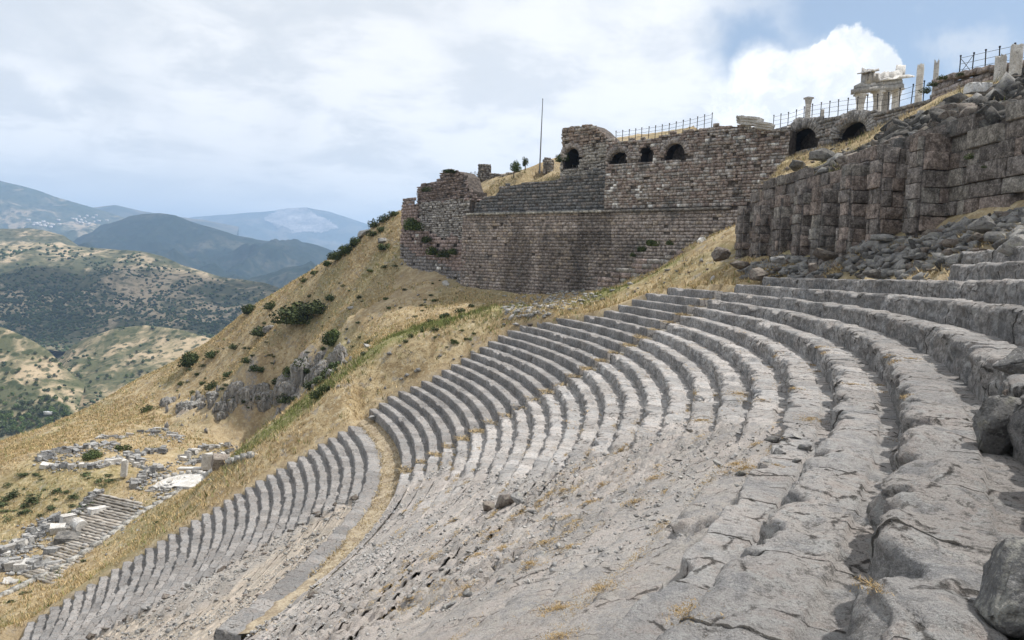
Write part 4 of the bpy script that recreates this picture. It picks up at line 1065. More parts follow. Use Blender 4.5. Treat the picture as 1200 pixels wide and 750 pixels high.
# cornice fragments propped on the wall edge (880-905)
def frag(u, v, Y, L, h, d, rz, tilt, label, name='marble_block', seed=0, cat='block', mat=None, prof=((.5, 0), (.5, .28), (.66, .38), (.66, .58), (.86, .72), (.9, 1), (-.5, .96), (-.5, 0))):
    R = np.random.default_rng(seed); n = 9; V = []; m_ = len(prof)
    for i in range(n + 1):
        x = (i / n - .5) * L; k = 1 if 0 < i < n else .8
        jx = R.normal(0, L * .035, m_) if i in (0, n) else np.zeros(m_); bite = max(0, R.normal(-.05, .12))
        for q, (s_, zz) in enumerate(prof): V.append((x + jx[q], (s_ - (bite if s_ > .6 else 0)) * d * k + R.normal(0, d * .02), zz * h * (1 - (bite if zz > .7 else 0)) + R.normal(0, h * .02)))
    V = np.array(V); ct_, st_ = math.cos(tilt), math.sin(tilt); V = np.stack([V[:, 0] * ct_ - V[:, 2] * st_, V[:, 1], V[:, 0] * st_ + V[:, 2] * ct_], 1)
    c0 = len(V); V = np.concatenate([V, V[:m_].mean(0)[None], V[-m_:].mean(0)[None]])
    Fs = [[i * m_ + k, i * m_ + (k + 1) % m_, (i + 1) * m_ + (k + 1) % m_, (i + 1) * m_ + k] for i in range(n) for k in range(m_)] + [[(k + 1) % m_, k, c0, c0] for k in range(m_)] + [[n * m_ + k, n * m_ + (k + 1) % m_, c0 + 1, c0 + 1] for k in range(m_)]
    m = MB(); m.add(V, Fs, (1, 1, 1)); o = m.build(name, mat or M_MARBLE); p = at(u, v, Y); o.location = p; o.rotation_euler = (0, 0, rz); tag(o, label, cat); return o
frag(880, 147, 97, 2.6, .95, 1.2, 2.45, .16, 'carved marble cornice fragment at the left end of the leaning row on the wall top', seed=1)
frag(895, 152, 95, 2.2, .8, 1.1, 2.5, .2, 'dark carved cornice fragment sliding down beside the vault wall', seed=2)
frag(869, 145, 98, 1.0, .9, 1.0, 2.4, .1, 'small pale upright marble piece at the corner of the wall top', seed=3)
frag(1147, 109, 50, 1.75, .62, .8, .3, .10, 'large bright white marble block resting on the dark boulders at top right', seed=4, mat=m_rock('bright_marble', (.70, .69, .67), (.80, .79, .77), (.58, .55, .5)), prof=((.5, 0), (.5, .5), (.5, .95), (.3, 1), (-.3, 1), (-.5, .95), (-.5, .5), (-.5, 0)))
# ruin stubs on the bank behind the stepped upper wall
def stub(u, vb, vt, ua, ub, Y, label, seed):
    p0 = tuple(at(ua, vb, Y)[:2]); p1 = tuple(at(ub, vb, Y)[:2]); zb_ = at(u, vb, Y)[2] - 1; zt = at(u, vt, Y)[2]; L = math.hypot(p1[0] - p0[0], p1[1] - p0[1])
    o = empty('ruin_stub', (*p0, zb_), label, 'ruin'); t = ((p1[0] - p0[0]) / L, (p1[1] - p0[1]) / L)
    hi = lambda s: zt - abs(s / L - .45) * 1.0 + .5 * f1n(s, 1.3, seed)
    cl = lambda s, z, R: np.array((.25, .225, .20))
    masonry('facing', p0, t, zb_, zt + 2, 0, L, .4, .6, o, colour=cl, zfun=(None, hi), gap=.06, jit=.13, seed=seed, irregular=.6, nfront=3, rough=.04)
    core('core', p0, t, 0, L, lambda s: zb_, lambda s: hi(s) - .2, o, 1.6, off=-.2)
    nbk = (t[1], -t[0]); masonry('flank', (p0[0] - t[1] * 1.8, p0[1] + t[0] * 1.8), nbk, zb_, zt + 2, 0, 1.8, .4, .6, o, colour=cl, zfun=(None, lambda s: hi(0)), gap=.06, jit=.1, seed=seed + 1, irregular=.6)
stub(567, 207, 190.5, 560, 575, 150, 'small square stub of ruined masonry on the tan bank by the short fence', 71)
stub(643, 198, 183.5, 637, 649, 143, 'little conical stub of ruined masonry between the flagpole and the tower', 73)
stub(580, 207, 202, 573, 592, 149, 'low crumbled footing running right from the square masonry stub', 75)
# long sill of orange earth bank wall
stub(600, 207, 200.5, 586, 634, 147, 'low tan rubble bank below the small trees on the upper terrace', 77)
# ================================================================== ROCKS
def ico(sub):
    bm = bmesh.new(); bmesh.ops.create_icosphere(bm, subdivisions=sub, radius=1); bm.verts.ensure_lookup_table()
    V = np.array([v.co[:] for v in bm.verts]); Fs = np.array([[v.index for v in f.verts] for f in bm.faces]); bm.free(); return V, Fs
ICO = {s: ico(s) for s in (1, 2, 3, 4, 5)}
def n3(V, q, seed, o=4): return (fbm(V[:, 0] * q + V[:, 2] * .71 * q, V[:, 1] * q - V[:, 2] * .53 * q, o, seed) + fbm(V[:, 1] * q + 5, V[:, 2] * q + 9, o, seed + 7)) * .5
def rock_verts(seed, sub=3, planes=11, cut=(.45, .85), rough=.10, fine=.03):
    R = np.random.default_rng(seed); V, Fs = ICO[sub]; V = V.copy()
    N = R.normal(size=(planes, 3)); N /= np.linalg.norm(N, axis=1)[:, None]
    for nn_, c in zip(N, R.uniform(*cut, planes)):
        d = V @ nn_; V = V - nn_ * np.maximum(d - c, 0)[:, None] * .94
    Vn = V / np.linalg.norm(V, axis=1)[:, None]
    V = V + Vn * (n3(V, 1.3, seed) * rough + n3(V, 4.5, seed + 3) * fine)[:, None]
    V = V * R.uniform(.75, 1.25, 3) * np.array([1.15, 1, .78])
    V /= np.abs(V).max()
    return V, Fs
def hull_verts(seed, npt=13, sub=1, asp=(1.15, 1, .8), noise=.05):
    R = np.random.default_rng(seed + 4000); P = R.normal(size=(npt, 3)); P /= np.linalg.norm(P, axis=1)[:, None]; P *= R.uniform(.72, 1.0, npt)[:, None] * np.array(asp) * R.uniform(.8, 1.2, 3)
    bm = bmesh.new(); [bm.verts.new(p) for p in P]; r_ = bmesh.ops.convex_hull(bm, input=bm.verts[:])
    bmesh.ops.delete(bm, geom=list({e for e in r_['geom_interior'] if isinstance(e, bmesh.types.BMVert)}), context='VERTS')
    if sub:
        bmesh.ops.bevel(bm, geom=bm.edges[:], offset=.05, segments=1, affect='EDGES'); bmesh.ops.triangulate(bm, faces=bm.faces[:]); bmesh.ops.subdivide_edges(bm, edges=bm.edges[:], cuts=1, use_grid_fill=False)
    bmesh.ops.triangulate(bm, faces=bm.faces[:]); bm.verts.ensure_lookup_table(); bm.verts.index_update(); bm.normal_update()
    V = np.array([v.co[:] for v in bm.verts]); Fs = np.array([[v.index for v in f.verts] for f in bm.faces]); bm.free()
    V = V + R.normal(0, noise * .35, V.shape) + (V * n3(V, 2.5, seed)[:, None] * noise * 1.5); V /= np.abs(V).max(); return V, Fs
M_ROCKG = m_rock('grey_limestone_rubble', (.20, .195, .19), (.32, .31, .295))
M_ROCKD = m_rock('dark_andesite_boulders', (.075, .073, .07), (.15, .14, .13), (.20, .195, .165))
M_ROCKM = m_rock('mid_grey_boulders', (.15, .148, .145), (.26, .25, .24), (.36, .35, .31))
M_ROCKB = m_rock('brown_andesite_boulders', (.14, .115, .10), (.22, .19, .165), (.27, .26, .21))
def rockmesh(seed, m, sub=3, **k):
    V, Fs = hull_verts(seed, **k); return mesh_np('rock', V, Fs, m, None, None, False, False)
M_CRAG = m_rock('pale_crag_limestone', (.25, .24, .23), (.40, .385, .365), (.30, .24, .17))
RG = [rockmesh(i, M_ROCKG) for i in range(10)]; RD = [rockmesh(30 + i, M_ROCKD) for i in range(6)]; RB = [rockmesh(50 + i, M_ROCKB) for i in range(6)]
RM = [rockmesh(70 + i, M_MARBLE, npt=10) for i in range(8)]
CAND = []      # every loose stone: (apparent size, pos, size, kind, name, label, cat, group, stretch)
def cand(p, s, kind, label, group, stretch=(1, 1, 1), name='rock', cat='rock', force=False):
    p = np.array(p, float); CAND.append((1e9 if force else s / max(2, np.linalg.norm(p)), p, s, kind, name, label, cat, group, stretch))
RC = [rockmesh(110 + i, M_CRAG, npt=11, asp=(.6, .75, 1.3), noise=.10) for i in range(8)]
VAR = {'c': RC, 'g': RG, 'd': RD, 'b': RB, 'm': RM}
Rk = np.random.default_rng(44)

def m_crag():
    m, T = mat('fissured_crag_limestone'); P = T.pos(); Ps = T.vmul(P, (1, 1, .28)); n1 = T.noise(Ps, .9, 6, .7, .5); n2 = T.noise(P, 1.6, 6, .7); n3 = T.noise(Ps, 3.2, 5, .7)
    c = T.mix(T.ramp(n1, .42, .58), (.25, .24, .23), (.42, .405, .385)); c = T.mix(T.ramp(n3, .45, .36, 0, .8), c, (.085, .08, .07)); c = T.mix(T.ramp(n2, .54, .62, 0, .7), c, (.27, .22, .145)); c = T.mix(T.ramp(n2, .45, .38, 0, .6), c, (.09, .10, .05))
    T.finish(c, T.math('ADD', n1, n3), .5, 1.0, .95); return m
M_CRAGB = m_crag()
# --- the few big boulders, each of its own shape
def boulder(u, v, z, size, mt, label, seed, sc=(1, 1, .8), rz=0, up=.5, Y=None, tilt=(0, 0)):
    p = onz(u, v, z) if Y is None else at(u, v, Y)
    V, Fs = hull_verts(seed, 17, 1, (1.1, 1, .85), .045)
    bm = bmesh.new(); vs_ = [bm.verts.new(q) for q in V]; [bm.faces.new([vs_[i] for i in f]) for f in Fs]; bmesh.ops.subdivide_edges(bm, edges=bm.edges[:], cuts=2 if np.linalg.norm(p) < 15 else 1, smooth=.12); bmesh.ops.triangulate(bm, faces=bm.faces[:]); bm.verts.index_update(); bm.verts.ensure_lookup_table()
    V = np.array([q.co[:] for q in bm.verts]); Fs = np.array([[q.index for q in f.verts] for f in bm.faces]); bm.free()
    V = V + (V / (1e-6 + np.linalg.norm(V, axis=1)[:, None])) * (n3(V, 3.5, seed + 5) * .07 + n3(V, 12, seed + 6) * .025)[:, None]
    me = mesh_np('boulder', V, Fs, mt, None, None, False, False)
    o = place('boulder', me, (p[0], p[1], p[2] + size * sc[2] * up), (tilt[0], tilt[1], rz), tuple(size * s for s in sc)); tag(o, label, 'boulder'); return o
boulder(1196, 728, -1.60, .285, M_ROCKM, 'big pitted grey boulder at the bottom right corner of the view', 501, (1, 1.1, .95), .5, .62)
boulder(1180, 520, -1.60, .42, M_ROCKG, 'large pale angular boulder resting on the tread at the right edge', 512, (1, .85, 1.12), .3, .46)
boulder(1216, 492, -1.55, .40, M_ROCKM, 'rounded grey boulder leaning behind the large pale angular one', 503, (.9, .8, 1.2), 1.2, .6)
boulder(1197, 474, -1.3, .28, M_ROCKB, 'small brown boulder on top of the heap at the right edge', 504, (1, .8, .6), .7, .55)
boulder(1215, 523, -1.62, .30, M_ROCKM, 'low dark stone in the shadow below the boulder heap', 505, (1, 1, .5), .2, .3)
boulder(1202, 436, -.99, .40, M_ROCKG, 'worn grey slab stone on the step behind the boulder heap', 506, (1.1, .9, .55), .1, .4)
for i, (u, v, Y, s, k, lab) in enumerate([(966, 300, 47, 1.25, M_ROCKB, 'large brown boulder at the foot of the second big buttress'), (952, 315, 46, 1.15, M_ROCKB, 'reddish brown split boulder lying below the dark buttresses'), (1022, 322, 38, .75, M_ROCKD, 'dark wedge shaped stone lying on the straw above the top seat row'),
        (1035, 282, 45, 1.2, M_ROCKG, 'rounded grey boulder at the foot of the tallest buttress'), (890, 322, 58, 1.4, M_ROCKB, 'squat brown boulder on the slope left of the buttressed wall'), (868, 312, 64, 1.9, M_ROCKB, 'broad brown rock outcrop at the left foot of the buttressed wall'), (912, 305, 56, 1.2, M_ROCKG, 'grey boulder tucked under the narrow buttresses'),
        (846, 300, 68, 1.6, M_ROCKB, 'brown rock jutting from the grassy ramp'), (1189, 290, 27, .9, M_ROCKG, 'grey boulder on the upper seat fragment at the right edge'), (978, 197, 64, 2.3, M_ROCKG, 'great smooth grey boulder on the bank above the buttressed wall'), (965, 184, 68, 2.0, M_ROCKD, 'dark boulder behind the great smooth grey one'), (934, 196, 74, 1.9, M_ROCKD, 'flat dark slab boulder below the wide vault mouth'),
        (1150, 266, 33, .9, M_ROCKG, 'pale boulder high in the talus by the flat wall')]):
    boulder(u, v, 0, s * .66, k, lab, 520 + i, (1, .9, .75), Rk.uniform(0, 3), .15, Y)
boulder(835.5, 333, 0, .5, m_rock('white_marble_rock', (.60, .59, .57), (.72, .71, .69), (.5, .48, .45)), 'bright white pointed stone standing on the topmost row near the ramp', 540, (.65, .6, .95), .2, .8, 68)
boulder(822, 287, 0, .8, bpy.data.materials['white_marble_rock'], 'white marble stone leaning on the low stepped wall', 541, (.9, .6, .7), .4, .8, 91)
# --- talus between the seats and the buttressed wall
GT = 'grey stones of the talus below the buttressed wall'
def scatter(n, fn, kindp, label, group, smin, smax, st=(1, .9, .7), pw=2.0):
    for _ in range(n):
        p = fn()
        if p is None: continue
        s = smin + (smax - smin) * Rk.random() ** pw
        k = Rk.choice(list(kindp), p=list(kindp.values()))
        cand(p, s, k, label, group, tuple(np.array(st) * Rk.uniform(.75, 1.3, 3)))
def talus_pt():
    y = Rk.uniform(16, 66); xw = np.interp(y, [-20, 28, 74], [25.6, 24.2, 22.5]) - 1.0
    r = rowR(26 if y > 30 else 28) + 1.2; xr = CX + math.sqrt(max(0, r * r - (y - CY) ** 2)); 
    if xr > xw: return None
    q = Rk.random() ** .8 if y < 45 else Rk.random() ** .6
    x = xr + (xw - xr) * q
    return (x, y, gz(x, y))
scatter(2300, talus_pt, {'g': .78, 'b': .12, 'd': .10}, 'angular grey stone in the talus below the buttressed wall', GT, .08, .62)
def foot_pt():
    y = Rk.uniform(24, 48); x = np.interp(y, [-20, 28, 74], [25.6, 24.2, 22.5]) - .7 - Rk.random() ** 1.3 * 3.4; return (x, y, gz(x, y))
scatter(420, foot_pt, {'g': .8, 'b': .1, 'd': .1}, 'angular grey stone in the talus below the buttressed wall', GT, .08, .5)
def ramp_pt():
    u = Rk.uniform(690, 860); v = np.interp(u, [690, 760, 860], [352, 332, 300]) + Rk.normal(0, 7); return hit_ground(u, v, 60, 110)
scatter(40, ramp_pt, {'g': .6, 'b': .4}, 'stone half sunk in the grassy ramp beside the top rows', 'stones on the grassy ramp', .12, .45)
def spoil_pt():
    u = Rk.uniform(590, 705); v = np.interp(u, [590, 640, 700], [365, 358, 336]) + Rk.normal(0, 7.5)
    return hit_ground(u, v, 84, 128)
scatter(620, spoil_pt, {'g': .4, 'm': .57, 'b': .03}, 'pale broken stone in the rubble spread at the foot of the great wall', 'rubble spread below the great wall', .12, .5)
# --- dark stones heaped above the buttressed wall
def heap_pt():
    y = Rk.uniform(22, 66) if Rk.random() < .35 else Rk.uniform(26, 50); x = float(front_x(y)) + Rk.random() ** 1.2 * 10 + .2
    return (x, y, float(upper_z(np.array([x]), np.array([y]))[0]))
scatter(1500, heap_pt, {'d': .75, 'b': .15, 'g': .10}, 'dark stone in the heap above the buttressed wall', 'dark stones heaped above the buttressed wall', .25, 1.1, (1, .9, .8), 1.6)
def terr_pt():
    y = Rk.uniform(60, 96); f = float(front_x(y)); x = f + Rk.random() * 9; return (x, y, float(upper_z(np.array([x]), np.array([y]))[0]))
scatter(70, terr_pt, {'d': .5, 'b': .3, 'g': .2}, 'stone scattered on the bank below the vaulted wall', 'stones on the bank below the vault mouths', .15, .6)
# --- loose stones on the worn seats
def worn_pt():
    while True:
        k = int(Rk.choice(np.arange(1, 22))); th = Rk.uniform(-27, 2)
        R = rowR(k) + Rk.random() * TR; a = math.radians(th); x, y = CX + R * math.cos(a), CY + R * math.sin(a)
        if y < 5: continue
        if float(wear_w(k, np.array([th]), np.array([x]), np.array([y]))[0]) > .5: return (x, y, seat_z(x, y) + .01)
scatter(420, worn_pt, {'g': 1.0}, 'loose pale grey stone on the worn slope of the upper seats', 'loose stones on the worn seats', .03, .17, (1, .9, .55), 3)
def wornlo_pt():
    k = int(Rk.integers(-24, -1)); b = np.interp(k, WB_K, WB_T); th = b - Rk.random() ** 1.3 * 18
    R = rowR(k) + Rk.random() * TL; a = math.radians(th); x, y = CX + R * math.cos(a), CY + R * math.sin(a); return (x, y, seat_z(x, y))
scatter(700, wornlo_pt, {'g': .75, 'b': .25}, 'broken stone on the rubble slope beside the lower tier', 'broken stones on the lower rubble slope', .06, .26, (1, .9, .6), 2.5)
for (u, v, s, lab) in [(590, 592, .55, 'grey brown block tilted out of the middle of the worn slope'), (573, 598, .45, 'broken block lying left of the tilted one on the worn slope'), (607, 588, .4, 'pale block behind the tilted one on the worn slope'), (364, 699, .45, 'small dark cube of stone beside the straw path')]:
    p = hit_seat(u, v)
    if p is not None: cand(p + [0, 0, .08], s, 'b' if s > .42 else 'g', lab, None, (1, .8, .7), 'boulder', 'boulder', True)
p = hit_seat(425, 566)
# kerb of tilted slabs along the broken edge of the lower tier
for i in range(60):
    k = -1 - i * .45; kk = int(round(k)); b = np.interp(k, WB_K, WB_T) - .35
    if kk < KMIN or kk > -2: continue
    R = rowR(kk) + Rk.random(); a = math.radians(b + Rk.normal(0, .15)); x, y = CX + R * math.cos(a), CY + R * math.sin(a)
    if Rk.random() < .75: cand((x, y, rowZ(kk) - .12), Rk.uniform(.25, .55), Rk.choice(['g', 'b']), 'broken slab along the torn edge of the lower seat rows', 'slabs along the torn edge of the lower tier', (1.2, .7, .6))
# --- the fissured crag: outcrops of bedrock with vertical clefts
def crag(u, v, w_px, h_px, label, seed, name='crag'):
    p = hit_ground(u, v, 90, 205)
    if p is None: return
    k = np.linalg.norm(p) / F; V, Fs = ICO[5 if w_px > 19 else 4]; U_ = V.copy(); a = np.arctan2(V[:, 1], V[:, 0])
    q = np.stack([np.cos(a) * 2.2, np.sin(a) * 2.2, V[:, 2] * .5], 1)
    gr = ridged(q[:, 0] * 1.9 + seed, q[:, 1] * 1.9 + V[:, 2] * .35, 4, seed); gr2 = ridged(V[:, 0] * 3.1 + V[:, 2] * .6, V[:, 1] * 3.1 + seed, 4, seed + 5)
    rad = .66 + .40 * gr + .26 * gr2 + .30 * n3(V, 1.3, seed + 9)
    top = np.where(V[:, 2] > 0, 1 + .55 * n3(np.stack([V[:, 0], V[:, 1], V[:, 2] * 0], 1), 3.5, seed + 11, 4), 1)
    U_ = np.stack([V[:, 0] * rad * w_px * k * .62, V[:, 1] * rad * w_px * k * .42, np.sign(V[:, 2]) * np.abs(V[:, 2]) ** .6 * top * h_px * k * .8], 1)
    dd = ray(u, v); rz = math.atan2(dd[1], dd[0]) - PI / 2; c_, s_ = math.cos(rz), math.sin(rz)
    W_ = np.stack([U_[:, 0] * c_ - U_[:, 1] * s_, U_[:, 0] * s_ + U_[:, 1] * c_, U_[:, 2]], 1)
    tag(mesh_np(name, W_ + p - [0, 0, h_px * k * .30], Fs, M_CRAGB), label, 'crag')
for i, (u, v, w, h, lab) in enumerate([(398, 426, 24, 34, 'tallest fissured grey crag at the head of the gully'), (378, 440, 20, 26, 'grey crag in the middle of the gully'), (354, 438, 22, 26, 'pale fissured crag left of the gully bushes'), (335, 456, 22, 20, 'low broken crag face below the pale fissured one'), (228, 478, 26, 14, 'wide low grey crag on the left lower slope'), (318, 385, 14, 6, 'flat grey rock by the low brown green bush')]): crag(u, v, w, h, lab, 40 + i * 3)
for i in range(38):
    u = Rk.uniform(195, 412); v = np.interp(u, [195, 240, 300, 350, 400], [480, 474, 464, 450, 428]) + Rk.normal(0, 9)
    crag(u, v, Rk.uniform(7, 19), Rk.uniform(6, 13) + (6 if u > 330 else 0), 'fissured grey bedrock breaking out of the hillside above the ruins', 90 + i * 2); bpy.data.objects[-1] if False else None
for o in bpy.data.objects:
    if o.get('category') == 'crag' and o['label'].startswith('fissured grey bedrock'): o['group'] = 'bedrock outcrops above the ruins'
# --- stones of the hillside
for u, v in zip(Rk.uniform(190, 410, 110), Rk.normal(0, 1, 110)):
    v2 = np.interp(u, [190, 240, 300, 350, 400], [484, 472, 462, 445, 425]) + v * 13 + (0 if u > 235 else 4)
    p = hit_ground(u, v2, 95, 200)
    if p is not None: cand(p - [0, 0, .3], Rk.uniform(.3, .9), 'c', 'upright grey crag rock of the rocky outcrop on the hillside', 'crag rocks of the hillside outcrop', (Rk.uniform(.45, .8), Rk.uniform(.5, .9), Rk.uniform(.9, 1.7)))
for _ in range(90):
    u = Rk.uniform(40, 560); v = Rk.uniform(300, 500); p = hit_ground(u, v, 85, 195)
    if p is not None and p[2] > -32.5: cand(p, Rk.uniform(.1, .4), 'g', 'grey stone lying in the dry grass of the hillside', 'stones in the dry grass of the hillside')
for (u, v, s, k, lab) in [(448, 284, 1.2, 'g', 'pale rock on the skyline of the grassy spur'), (426, 276, 1.9, 'g', 'large pale rock among the bushes on the skyline of the spur'), (523, 333, .8, 'm', 'white stone at the foot of the bastion'), (411, 362, 1.0, 'g', 'grey stone beside the biggest bush on the hillside'), (433, 408, .9, 'm', 'pale upright stone on the crest of the green strip'), (437, 491, .5, 'g', 'small grey block on the end of the straw path')]:
    p = hit_ground(u, v, 60, 200) if v < 480 else np.array(onz(u, v, -16.4))
    if p is not None: cand(p, s, k, lab, None, (1, .9, .8), 'boulder', 'boulder', True)
# ================================================================== RUINS OF THE LOWER TERRACE
GM = 'tumbled marble blocks of the lower terrace ruins'
M_BLK = m_rock('grey_building_blocks', (.17, .17, .172), (.30, .295, .285), (.42, .41, .39))
def blk_mesh(seed):
    R = np.random.default_rng(seed); bm = bmesh.new(); bmesh.ops.create_cube(bm, size=2)
    bmesh.ops.bevel(bm, geom=bm.edges[:], offset=.10, segments=1, affect='EDGES')
    for v in bm.verts: v.co += Vector(R.normal(0, .11, 3))
    me = bpy.data.meshes.new('stone_block'); bm.to_mesh(me); bm.free(); me.materials.append(M_BLK); return me
BLK = [blk_mesh(i) for i in range(8)]
bcount = 0
def block(u, v, L, W_, H, rz, tilt=0, label=None, mt=None, group=GM, dz=0):
    global bcount
    p = hit_ground(u, v, 60, 200)
    if p is None: return
    me = BLK[bcount % 8]; bcount += 1
    if mt is not None:
        me = me.copy(); me.materials.clear(); me.materials.append(mt)
    o = place('stone_block', me, (p[0], p[1], p[2] + H * .42 + dz), (tilt, tilt * .6, rz), (L / 2, W_ / 2, H / 2))
    tag(o, label or 'tumbled grey building block in the ruins on the lower terrace', 'block', None if label else group); return o
def blkline(pts, n, rz0, size=(1.6, .8, .8), jit=2.6, m_=.25, lab=None, grp=None):
    P = [np.array(p, float) for p in pts]; L = [0]
    for a, b in zip(P[:-1], P[1:]): L.append(L[-1] + np.linalg.norm(b - a))
    n = int(n * 1.6)
    for i in range(n):
        d = L[-1] * (i + .5) / n; j = max(0, min(len(P) - 2, np.searchsorted(L, d) - 1)); q = P[j] + (P[j + 1] - P[j]) * (d - L[j]) / max(1e-6, L[j + 1] - L[j])
        o = block(q[0] + Rk.normal(0, jit), q[1] + Rk.normal(0, jit * .5), size[0] * Rk.uniform(.35, 1.15), size[1] * Rk.uniform(.5, 1.2), size[2] * Rk.uniform(.4, 1.2), rz0 + Rk.normal(0, .7), Rk.normal(0, .22), None, M_MARBLE if Rk.random() < m_ else None)
        if o is not None and lab: o['label'] = lab; o['group'] = grp
blkline([(42, 540), (70, 531), (100, 525), (136, 521)], 22, .1, lab='grey block in the long back row of the lower terrace ruins', grp='back row of ruin blocks')
blkline([(56, 549), (85, 549), (112, 546), (140, 541)], 16, .2, lab='block in the front row of the lower terrace ruins below the small bush', grp='front row of ruin blocks')
blkline([(112, 514), (150, 512)], 8, 0, (1.8, .6, .5), lab='low grey stone in the thin line behind the ruins', grp='thin line of stones behind the ruins')
blkline([(168, 506), (192, 506), (210, 513), (205, 520)], 12, .2, (1.6, .6, .5), lab='block of the small heap behind and right of the ruins', grp='small heap behind the ruins')
blkline([(160, 533), (195, 529)], 8, .05, (2, .7, .7), lab='block of the short row right of the dark shrub in the ruins', grp='short row right of the shrub')
blkline([(150, 533), (158, 540), (166, 546)], 9, .8, (1.2, .8, .8), 3, lab='tumbled block in the heap beside the standing stone', grp='heap beside the standing stone')
blkline([(157, 573), (165, 561), (178, 552), (190, 549)], 12, .6, (1.6, .7, .8), 1.5, .3, lab='block of the curved course left of the marble apse', grp='curved course beside the apse')
blkline([(172, 575), (190, 573), (200, 580)], 8, .2, (1.5, .6, .5), 2, .6, lab='pale broken step block in front of the marble apse', grp='broken step blocks of the apse')
blkline([(213, 541), (222, 533), (236, 528), (250, 525), (268, 524)], 13, .5, (1.7, .7, .8), 1, .35, lab='block in the far side of the rectangular foundation', grp='far side of the rectangular foundation')
blkline([(221, 545), (240, 541), (262, 533), (272, 530)], 10, .45, (1.8, .5, .6), 1, .1, lab='block in the near side of the rectangular foundation', grp='near side of the rectangular foundation')
blkline([(2, 652), (15, 645), (28, 640), (40, 630), (52, 618), (62, 610)], 22, .8, (1.5, .9, .8), 4, .3, lab='tumbled block in the long heap at the left edge of the stage terrace', grp='long heap at the left edge')
blkline([(0, 668), (15, 662), (30, 666), (45, 664), (55, 660)], 16, .7, (1.5, 1, .9), 4, .25, lab='block in the near heap by the low terrace wall', grp='near heap by the low wall')
blkline([(5, 684), (18, 682)], 4, .6, (2, .8, .3), 2, .7, lab='flat pale slab in the bottom left corner', grp='flat slabs in the bottom left corner')
blkline([(70, 625), (95, 598), (112, 580), (120, 575)], 16, .9, (1.3, .7, .5), 2, .1, lab='stone of the rough kerb on the left side of the broad steps', grp='left kerb of the broad steps')
block(146, 562, .8, .7, 2.6, .2, .1, 'standing grey stone post beside the apse ruins', M_MARBLE, dz=.6)
block(242.5, 552, 1.6, 1.2, 2.6, .3, 0, 'upright square marble pedestal right of the apse', M_MARBLE, dz=.4)
block(224, 551, 3.4, 1.0, .45, .1, 0, 'long white marble slab lying in front of the rectangular foundation', bpy.data.materials['white_marble_rock'])
block(258, 548, 1.8, 1.4, 1.5, .4, .2, 'rounded pinkish marble lump near the rectangular foundation', M_ROCKB)
block(124, 599, 4.2, 1.5, .7, .75, 0, 'long pale slab lying on the broad steps', M_MARBLE)
block(67, 625, 1.7, 1.4, 1.1, .6, .22, 'white squarish block on the left of the stage terrace', M_MARBLE)
block(81, 634, 3.2, 2.2, .9, .3, .12, 'dark flat block lying among the white ones', M_ROCKD)
block(80, 614, 1.8, 1.2, 1.4, .9, .1, 'grey block standing behind the white squarish one', M_MARBLE)
block(61, 649, 1.6, .9, .8, .1, 0, 'small lilac grey block on the terrace paving', M_BLK)
block(132, 544, 2.4, .9, .8, .75, 0, 'long straight grey beam block in the lower terrace ruins', M_MARBLE)
# column drum
pd = hit_ground(93, 621, 60, 200)
m = MB(); m.bar(pd + np.array([-.7, .5, .75]), pd + np.array([.9, -.9, .75]), .8, 18); o = m.build('column_drum', M_MARBLE); tag(o, 'fallen white column drum among the blocks on the terrace', 'drum')
_g = lambda dx, dy: gz(ca[0] + dx, ca[1] + dy)
# apse: half round marble pavement with curved steps
ca = hit_ground(206, 572, 60, 200)
AP = empty('marble_apse', tuple(ca), 'half round white marble pavement with curved steps in the lower terrace ruins', 'pavement')
M_PAVE = m_rock('white_marble_pavement', (.40, .385, .36), (.54, .525, .50), (.30, .26, .20))
sx, sy = (_g(4, 0) - _g(-4, 0)) / 8, (_g(0, 4) - _g(0, -4)) / 8; ca = ca + np.array([0, 0, np.mean([_g(a, b) for a in (-3, 0, 3) for b in (-3, 0, 3)]) - ca[2]])
TZ = lambda x, y: sx * (x - ca[0]) + sy * (y - ca[1])
for i, (r, h) in enumerate([(4.9, .12), (4.2, .26)]):
    n = 40; V = []; 
    for k in range(n):
        a = -.4 + (PI + .9) * k / (n - 1); rr = r * (1 + .03 * math.sin(k * 2.3) + Rk.normal(0, .012)); V += [(ca[0] + rr * math.cos(a), ca[1] + rr * math.sin(a), ca[2] - .4), (ca[0] + rr * math.cos(a), ca[1] + rr * math.sin(a), ca[2] + h + Rk.normal(0, .015))]

    V += [(ca[0], ca[1] - .3, ca[2] + h), (ca[0], ca[1], ca[2] - .4)]; c0 = 2 * n
    Fs = [[2 * k, 2 * k + 2, 2 * k + 3, 2 * k + 1] for k in range(n - 1)] + [[2 * k + 1, 2 * k + 3, c0, c0] for k in range(n - 1)] + [[0, 1, c0, c0], [2 * n - 1, 2 * n - 2, c0, c0]]
    V = np.array(V); V[:, 2] += TZ(V[:, 0], V[:, 1])
    m = MB(); m.add(V, Fs, (1, 1, 1)); m.build('step' if i == 0 else 'pavement', M_PAVE, AP)
for k in range(12):
    a = .15 + 2.6 * k / 11
    m = MB(); m.box(ca[0] + 4.3 * math.cos(a), ca[1] + 4.3 * math.sin(a), ca[2] + .4 + TZ(ca[0] + 4.3 * math.cos(a), ca[1] + 4.3 * math.sin(a)), .9 * Rk.uniform(.6, 1), .5, .5, a + PI / 2 + Rk.normal(0, .15)); m.build('kerb_block', M_MARBLE, AP)
